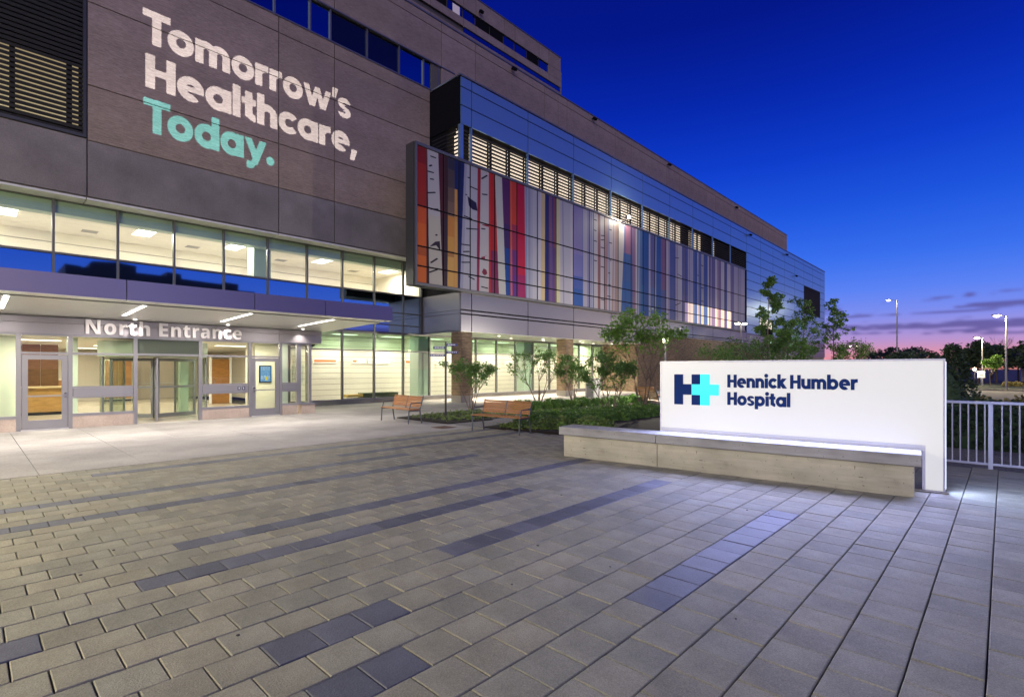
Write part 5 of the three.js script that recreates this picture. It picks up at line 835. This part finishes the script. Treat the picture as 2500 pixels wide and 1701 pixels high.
for (let k = 0; k < 16; k++) { const t = k / 15; for (const off of [0, 0.6, 1.2]) { const x = 12.0 + t * 6.4 + off * 0.35 + rr(-0.12, 0.12), z = -10.75 + t * 0.6 + off + rr(-0.12, 0.12) + (off > 1 ? 0.1 : 0); plantLow([1, 0, 2][(k + Math.round(off * 2)) % 3], x, z, rr(0.66, 0.84), 'rounded green shrub in the bed behind the seat wall', 'low shrubs behind the seat wall'); } }
for (let k = 0; k < 9; k++) plantLow(3, 11.2 + k * 0.14 + rr(-0.2, 0.2), -9.9 + k * 0.24 + rr(-0.3, 0.3), rr(0.8, 1.15), 'small pale green plant at the mulch edge by the bench', 'small plants at the mulch edge');
{
  const pts = []; for (let i = 0; i < 260; i++) { const a = rnd(), b = rnd(); const x = 10.6 + a * 3.4, z = -12.7 - a * 2.7 * b - (1 - a) * b * 2.3; pts.push([x, 0.07, z]); }
  for (let i = 0; i < 260; i++) { const a = rnd(); pts.push([10.6 + a * 1.4, 0.07, -10.6 + rnd() * 2.0 * (0.4 + a)]); }
  for (let i = 0; i < 260; i++) { const a = rnd(); pts.push([14.9 + a * 6.5, 0.07, -13.3 + a * 1.2 + rnd() * 0.5]); }
  const m = new THREE.Mesh(leafCloud(pts, 0.075, 7000, 0.07), LEAF.cover); m.name = 'ground_cover'; tag(m, 'low leafy ground cover over the dark mulch', 'ground cover', undefined, 'stuff'); m.castShadow = m.receiveShadow = true; scene.add(m);
}
// hedge and shrubs beyond the railing
{
  const hedge = thing('hedge', 'dark low hedge behind the gravel strip', 'hedge', [0, 0, 0]); const pts = [];
  for (let i = 0; i < 1500; i++) { const z = rr(-1.2, 5), t = rnd(); pts.push(rnd() < 0.5 ? [15.1 + rr(-0.05, 0.1), rr(0.0, 0.9), z] : [15.1 + rr(0, 1.6), 0.88 + rr(-0.08, 0.1), z]); }
  part('foliage', leafCloud(pts, 0.085, 6500, 0.06), LEAF.dark, hedge); part('branches', rbox(15.2, 16.7, -0.1, 0.82, -1.2, 5, 0.1), mat(0.05, 0.09, 0.032, { roughness: 1 }), hedge);  // the block inside is a solid leaf-coloured core, the inner foliage
  const big = thing('evergreen_bush', 'tall dark evergreen bush beside the glowing sign', 'bush', [17.1, 0, -1.75]); const q = [];
  for (let i = 0; i < 1300; i++) { const a = rr(0, 6.28), y = rr(0, 2.1), r = 1.15 * Math.pow(Math.max(0.02, 1 - Math.pow(y / 2.25, 2.4)), 0.6) * rr(0.82, 1.03); q.push([Math.cos(a) * r, y, Math.sin(a) * r]); }
  part('foliage', leafCloud(q, 0.10, 6500, 0.07), LEAF.dark, big); const c = new THREE.SphereGeometry(1, 14, 10); c.scale(1.0, 1.05, 1.0); c.translate(0, 0.95, 0); part('branches', c, mat(0.05, 0.09, 0.032, { roughness: 1 }), big);  // the ball inside is leaf-coloured inner foliage
  const cone = thing('evergreen_bush', 'pointed dark evergreen behind the tall bush', 'bush', [24.5, 0, -1.35]); const u = [];
  for (let i = 0; i < 900; i++) { const y = rr(0, 2.55), a = rr(0, 6.28), r = 0.85 * (1 - y / 2.7) + 0.08; u.push([Math.cos(a) * r, y, Math.sin(a) * r]); } part('foliage', leafCloud(u, 0.12, 4000, 0.08), LEAF.dark, cone); part('trunk', cyl(0, -0.1, 2.2, 0, 0.3, 0.04), M.bark, cone);
  for (const [x, z, s, l] of [[19.6, -0.35, 1.0, 'yellow green'], [21.8, 0.35, 0.95, 'olive yellow']]) { const g = new THREE.Group(); g.name = numbered('yellow_shrub'); g.position.set(x, 0, z); tag(g, l + ' shrub rising over the dark hedge', 'shrub'); scene.add(g); part('foliage', mound(0.5 * s, 1.0 * s, 1000, 0.1), LEAF.yellow, g); part('inner_foliage', inner(0.5 * s, 1.0 * s), mat(0.26, 0.22, 0.06), g); }
  woody('small_tree', 'small bright green tree on the lawn under a street lamp', 'tree', [67.9, -1.0], { ...treeO, h: 3.0, first: 0.8, r: 0.05, leaf: 0.16, n: 3000, spread: 0.26, mat: LEAF.bright, open: 0.7 });
  for (const [x, z, l] of [[68.6, 0.2, 'cream flowering low shrub nearer the green tree'], [69.0, 0.9, 'cream flowering low shrub nearer the kerb lamp']]) { const g = new THREE.Group(); g.name = numbered('flowering_shrub'); g.position.set(x, 0.06, z); tag(g, l, 'shrub'); scene.add(g); part('foliage', mound(0.42, 0.5, 600, 0.11), LEAF.yellow, g); part('inner_foliage', inner(0.4, 0.5), mat(0.26, 0.22, 0.06), g); }
  const nb = thing('notice_board', 'small white notice board on a thin post on the lawn', 'notice board', [67.6, 0, -1.62]); part('post', cyl(0, 0, 1.45, 0, 0.03), M.frame, nb); part('board', rbox(-0.03, 0.03, 0.85, 1.5, -0.28, 0.28, 0.01), M.white, nb); part('print', bx(-0.035, -0.031, 1.05, 1.3, -0.15, 0.12), mat(0.25, 0.3, 0.3), nb);
}
// far dark trees along the horizon
{
  const far = (x, z, h, w, label, group, m = LEAF.dark, n = 1500) => { const t = thing('far_tree', label, 'tree', [x, 0, z], 0, group), pts = [], s = h / 7; for (let i = 0; i < 300; i++) { const a = rr(0, 6.28), e = rr(-0.5, 1.57), q = Math.pow(rnd(), 0.4), lump = 1 + 0.22 * Math.sin(a * 3 + x) * Math.cos(e * 2); pts.push([Math.cos(a) * Math.cos(e) * w * q * lump, h * 0.56 + Math.sin(e) * h * 0.43 * q, Math.sin(a) * Math.cos(e) * w * q * lump]); } part('crown', leafCloud(pts, 0.55 * s, n, 0.35 * s), m, t); part('trunk', cyl(0, -0.2, h * 0.6, 0, 0.18 * s, 0.1 * s, 8), M.bark, t); };
  for (const [x, z, h, w] of [[242, -37, 8.4, 8], [236, -31, 9.6, 8], [205, -20.5, 8.6, 6], [208, -24, 7.2, 4]]) far(x, z, h, w, 'distant rounded tree silhouetted on the horizon above the sign', 'distant trees above the sign');
  for (const [x, z, h, w] of [[95, -2.6, 5.4, 2.2], [98, -0.8, 5.0, 3.4], [102, 1.4, 4.6, 3.6], [90, 3.4, 5.6, 3.4], [88, 6, 6.2, 3.6], [96, 4.6, 5.0, 3.2], [120, -4.6, 5.0, 2.6]]) far(x, z, h, w, 'dark dense tree at the far edge of the lawn', 'dark trees at the lawn edge', LEAF.dark, 1900);
  woody('bare_tree', 'bare branched tree rising behind the dark trees', 'tree', [112, -1.4], { stems: 4, levels: 4, leafFrom: 9, forks: 4, open: 0.5, lift: 0.5, lean: 0.35, first: 2.2, r: 0.09, leaf: 0.1, n: 6, spread: 0.1, mat: LEAF.red, h: 7.2 });
}
// low building and parked car at the edge of the view
{
  const b = thing('distant_building', 'low pale building with lit windows behind the dark trees', 'building', [100, 0, 4.2]);
  part('wall', bx(0, 8, 0, 3.6, -2.5, 14), mat(0.3, 0.29, 0.33), b); part('roof', bx(-0.4, 8.4, 3.6, 3.9, -3, 14.4), mat(0.12, 0.12, 0.14), b); for (let k = 0; k < 5; k++) part('window', bx(-0.02, 0.02, 1.4, 2.4, -1.8 + k * 2.2, -0.8 + k * 2.2), k % 2 ? M.black : glow(1, 0.8, 0.5, 0.8), b);
  const c = thing('parked_car', 'silver parked car on the road at the edge of the hedge', 'car', [54, -0.05, 3.35], 1.45);
  const prof = new THREE.Shape(); prof.moveTo(-2.1, 0.3); prof.lineTo(-2.15, 0.75); prof.quadraticCurveTo(-1.8, 0.95, -1.2, 0.98); prof.quadraticCurveTo(-0.6, 1.45, 0.1, 1.46); prof.quadraticCurveTo(1.0, 1.46, 1.5, 1.0); prof.quadraticCurveTo(2.1, 0.95, 2.15, 0.7); prof.lineTo(2.1, 0.3); prof.closePath();
  const body = new THREE.ExtrudeGeometry(prof, { depth: 1.6, bevelEnabled: true, bevelSize: 0.06, bevelThickness: 0.08, bevelSegments: 2 }); body.translate(0, 0, -0.8); part('body', body, phys(0.3, 0.32, 0.32, { metalness: 0.7, roughness: 0.3, clearcoat: 1 }), c);
  for (const s of [-1, 1]) { const w = new THREE.Shape([[-1.05, 1.0], [-0.5, 1.36], [0.9, 1.36], [1.35, 1.0]].map(([x, y]) => new THREE.Vector2(x, y))); const g = new THREE.ExtrudeGeometry(w, { depth: 0.02, bevelEnabled: false }); g.translate(0, 0, s > 0 ? 0.885 : -0.905); part('window', g, M.black, c); for (const x of [-1.3, 1.35]) { const wg = new THREE.CylinderGeometry(0.32, 0.32, 0.2, 18); wg.rotateX(Math.PI / 2); wg.translate(x, 0.3, s * 0.82); const wh = part('wheel', wg, M.black, c); const rim = new THREE.CylinderGeometry(0.19, 0.19, 0.02, 14); rim.rotateX(Math.PI / 2); rim.translate(x, 0.3, s * 0.93); part('rim', rim, M.frame, wh); } part('headlight', rbox(-2.2, -2.08, 0.62, 0.76, s * 0.55 - 0.16, s * 0.55 + 0.16, 0.03), M.white, c); }
}
// the block across the forecourt that the dark glass band mirrors
{
  const o = thing('opposite_building', 'dark block with a rounded roof house across the forecourt', 'building', [0, 0, 0]);
  const pr = [[8, -0.1], [8.2, 14.3], [9.7, 14.2], [9.7, 14.1], [10.4, 14.15], [10.5, 14.7], [10.8, 14.98], [13.2, 15.2], [15.2, 15.0], [15.2, 14.15], [18.6, 14.15], [18.6, 14.7], [20.2, 14.6], [20.3, 14.0], [25.5, 13.85], [25.8, 14.2], [27.5, 14.1], [27.5, 13.2], [29.8, 13.2], [29.9, -0.1]];
  const g = new THREE.ExtrudeGeometry(new THREE.Shape(pr.map(([x, y]) => new THREE.Vector2(x, y))), { depth: 12, bevelEnabled: false }); g.translate(0, 0, 35); part('walls', g, mat(0.06, 0.06, 0.07), o);
  for (let f = 0; f < 4; f++) for (let k = 0; k < 8; k++) part('window', bx(9 + k * 2.6, 10.6 + k * 2.6, 1.2 + f * 3.2, 2.9 + f * 3.2, 34.96, 34.995), M.black, o);
}
dress(scene);
renderer.render(scene, camera);
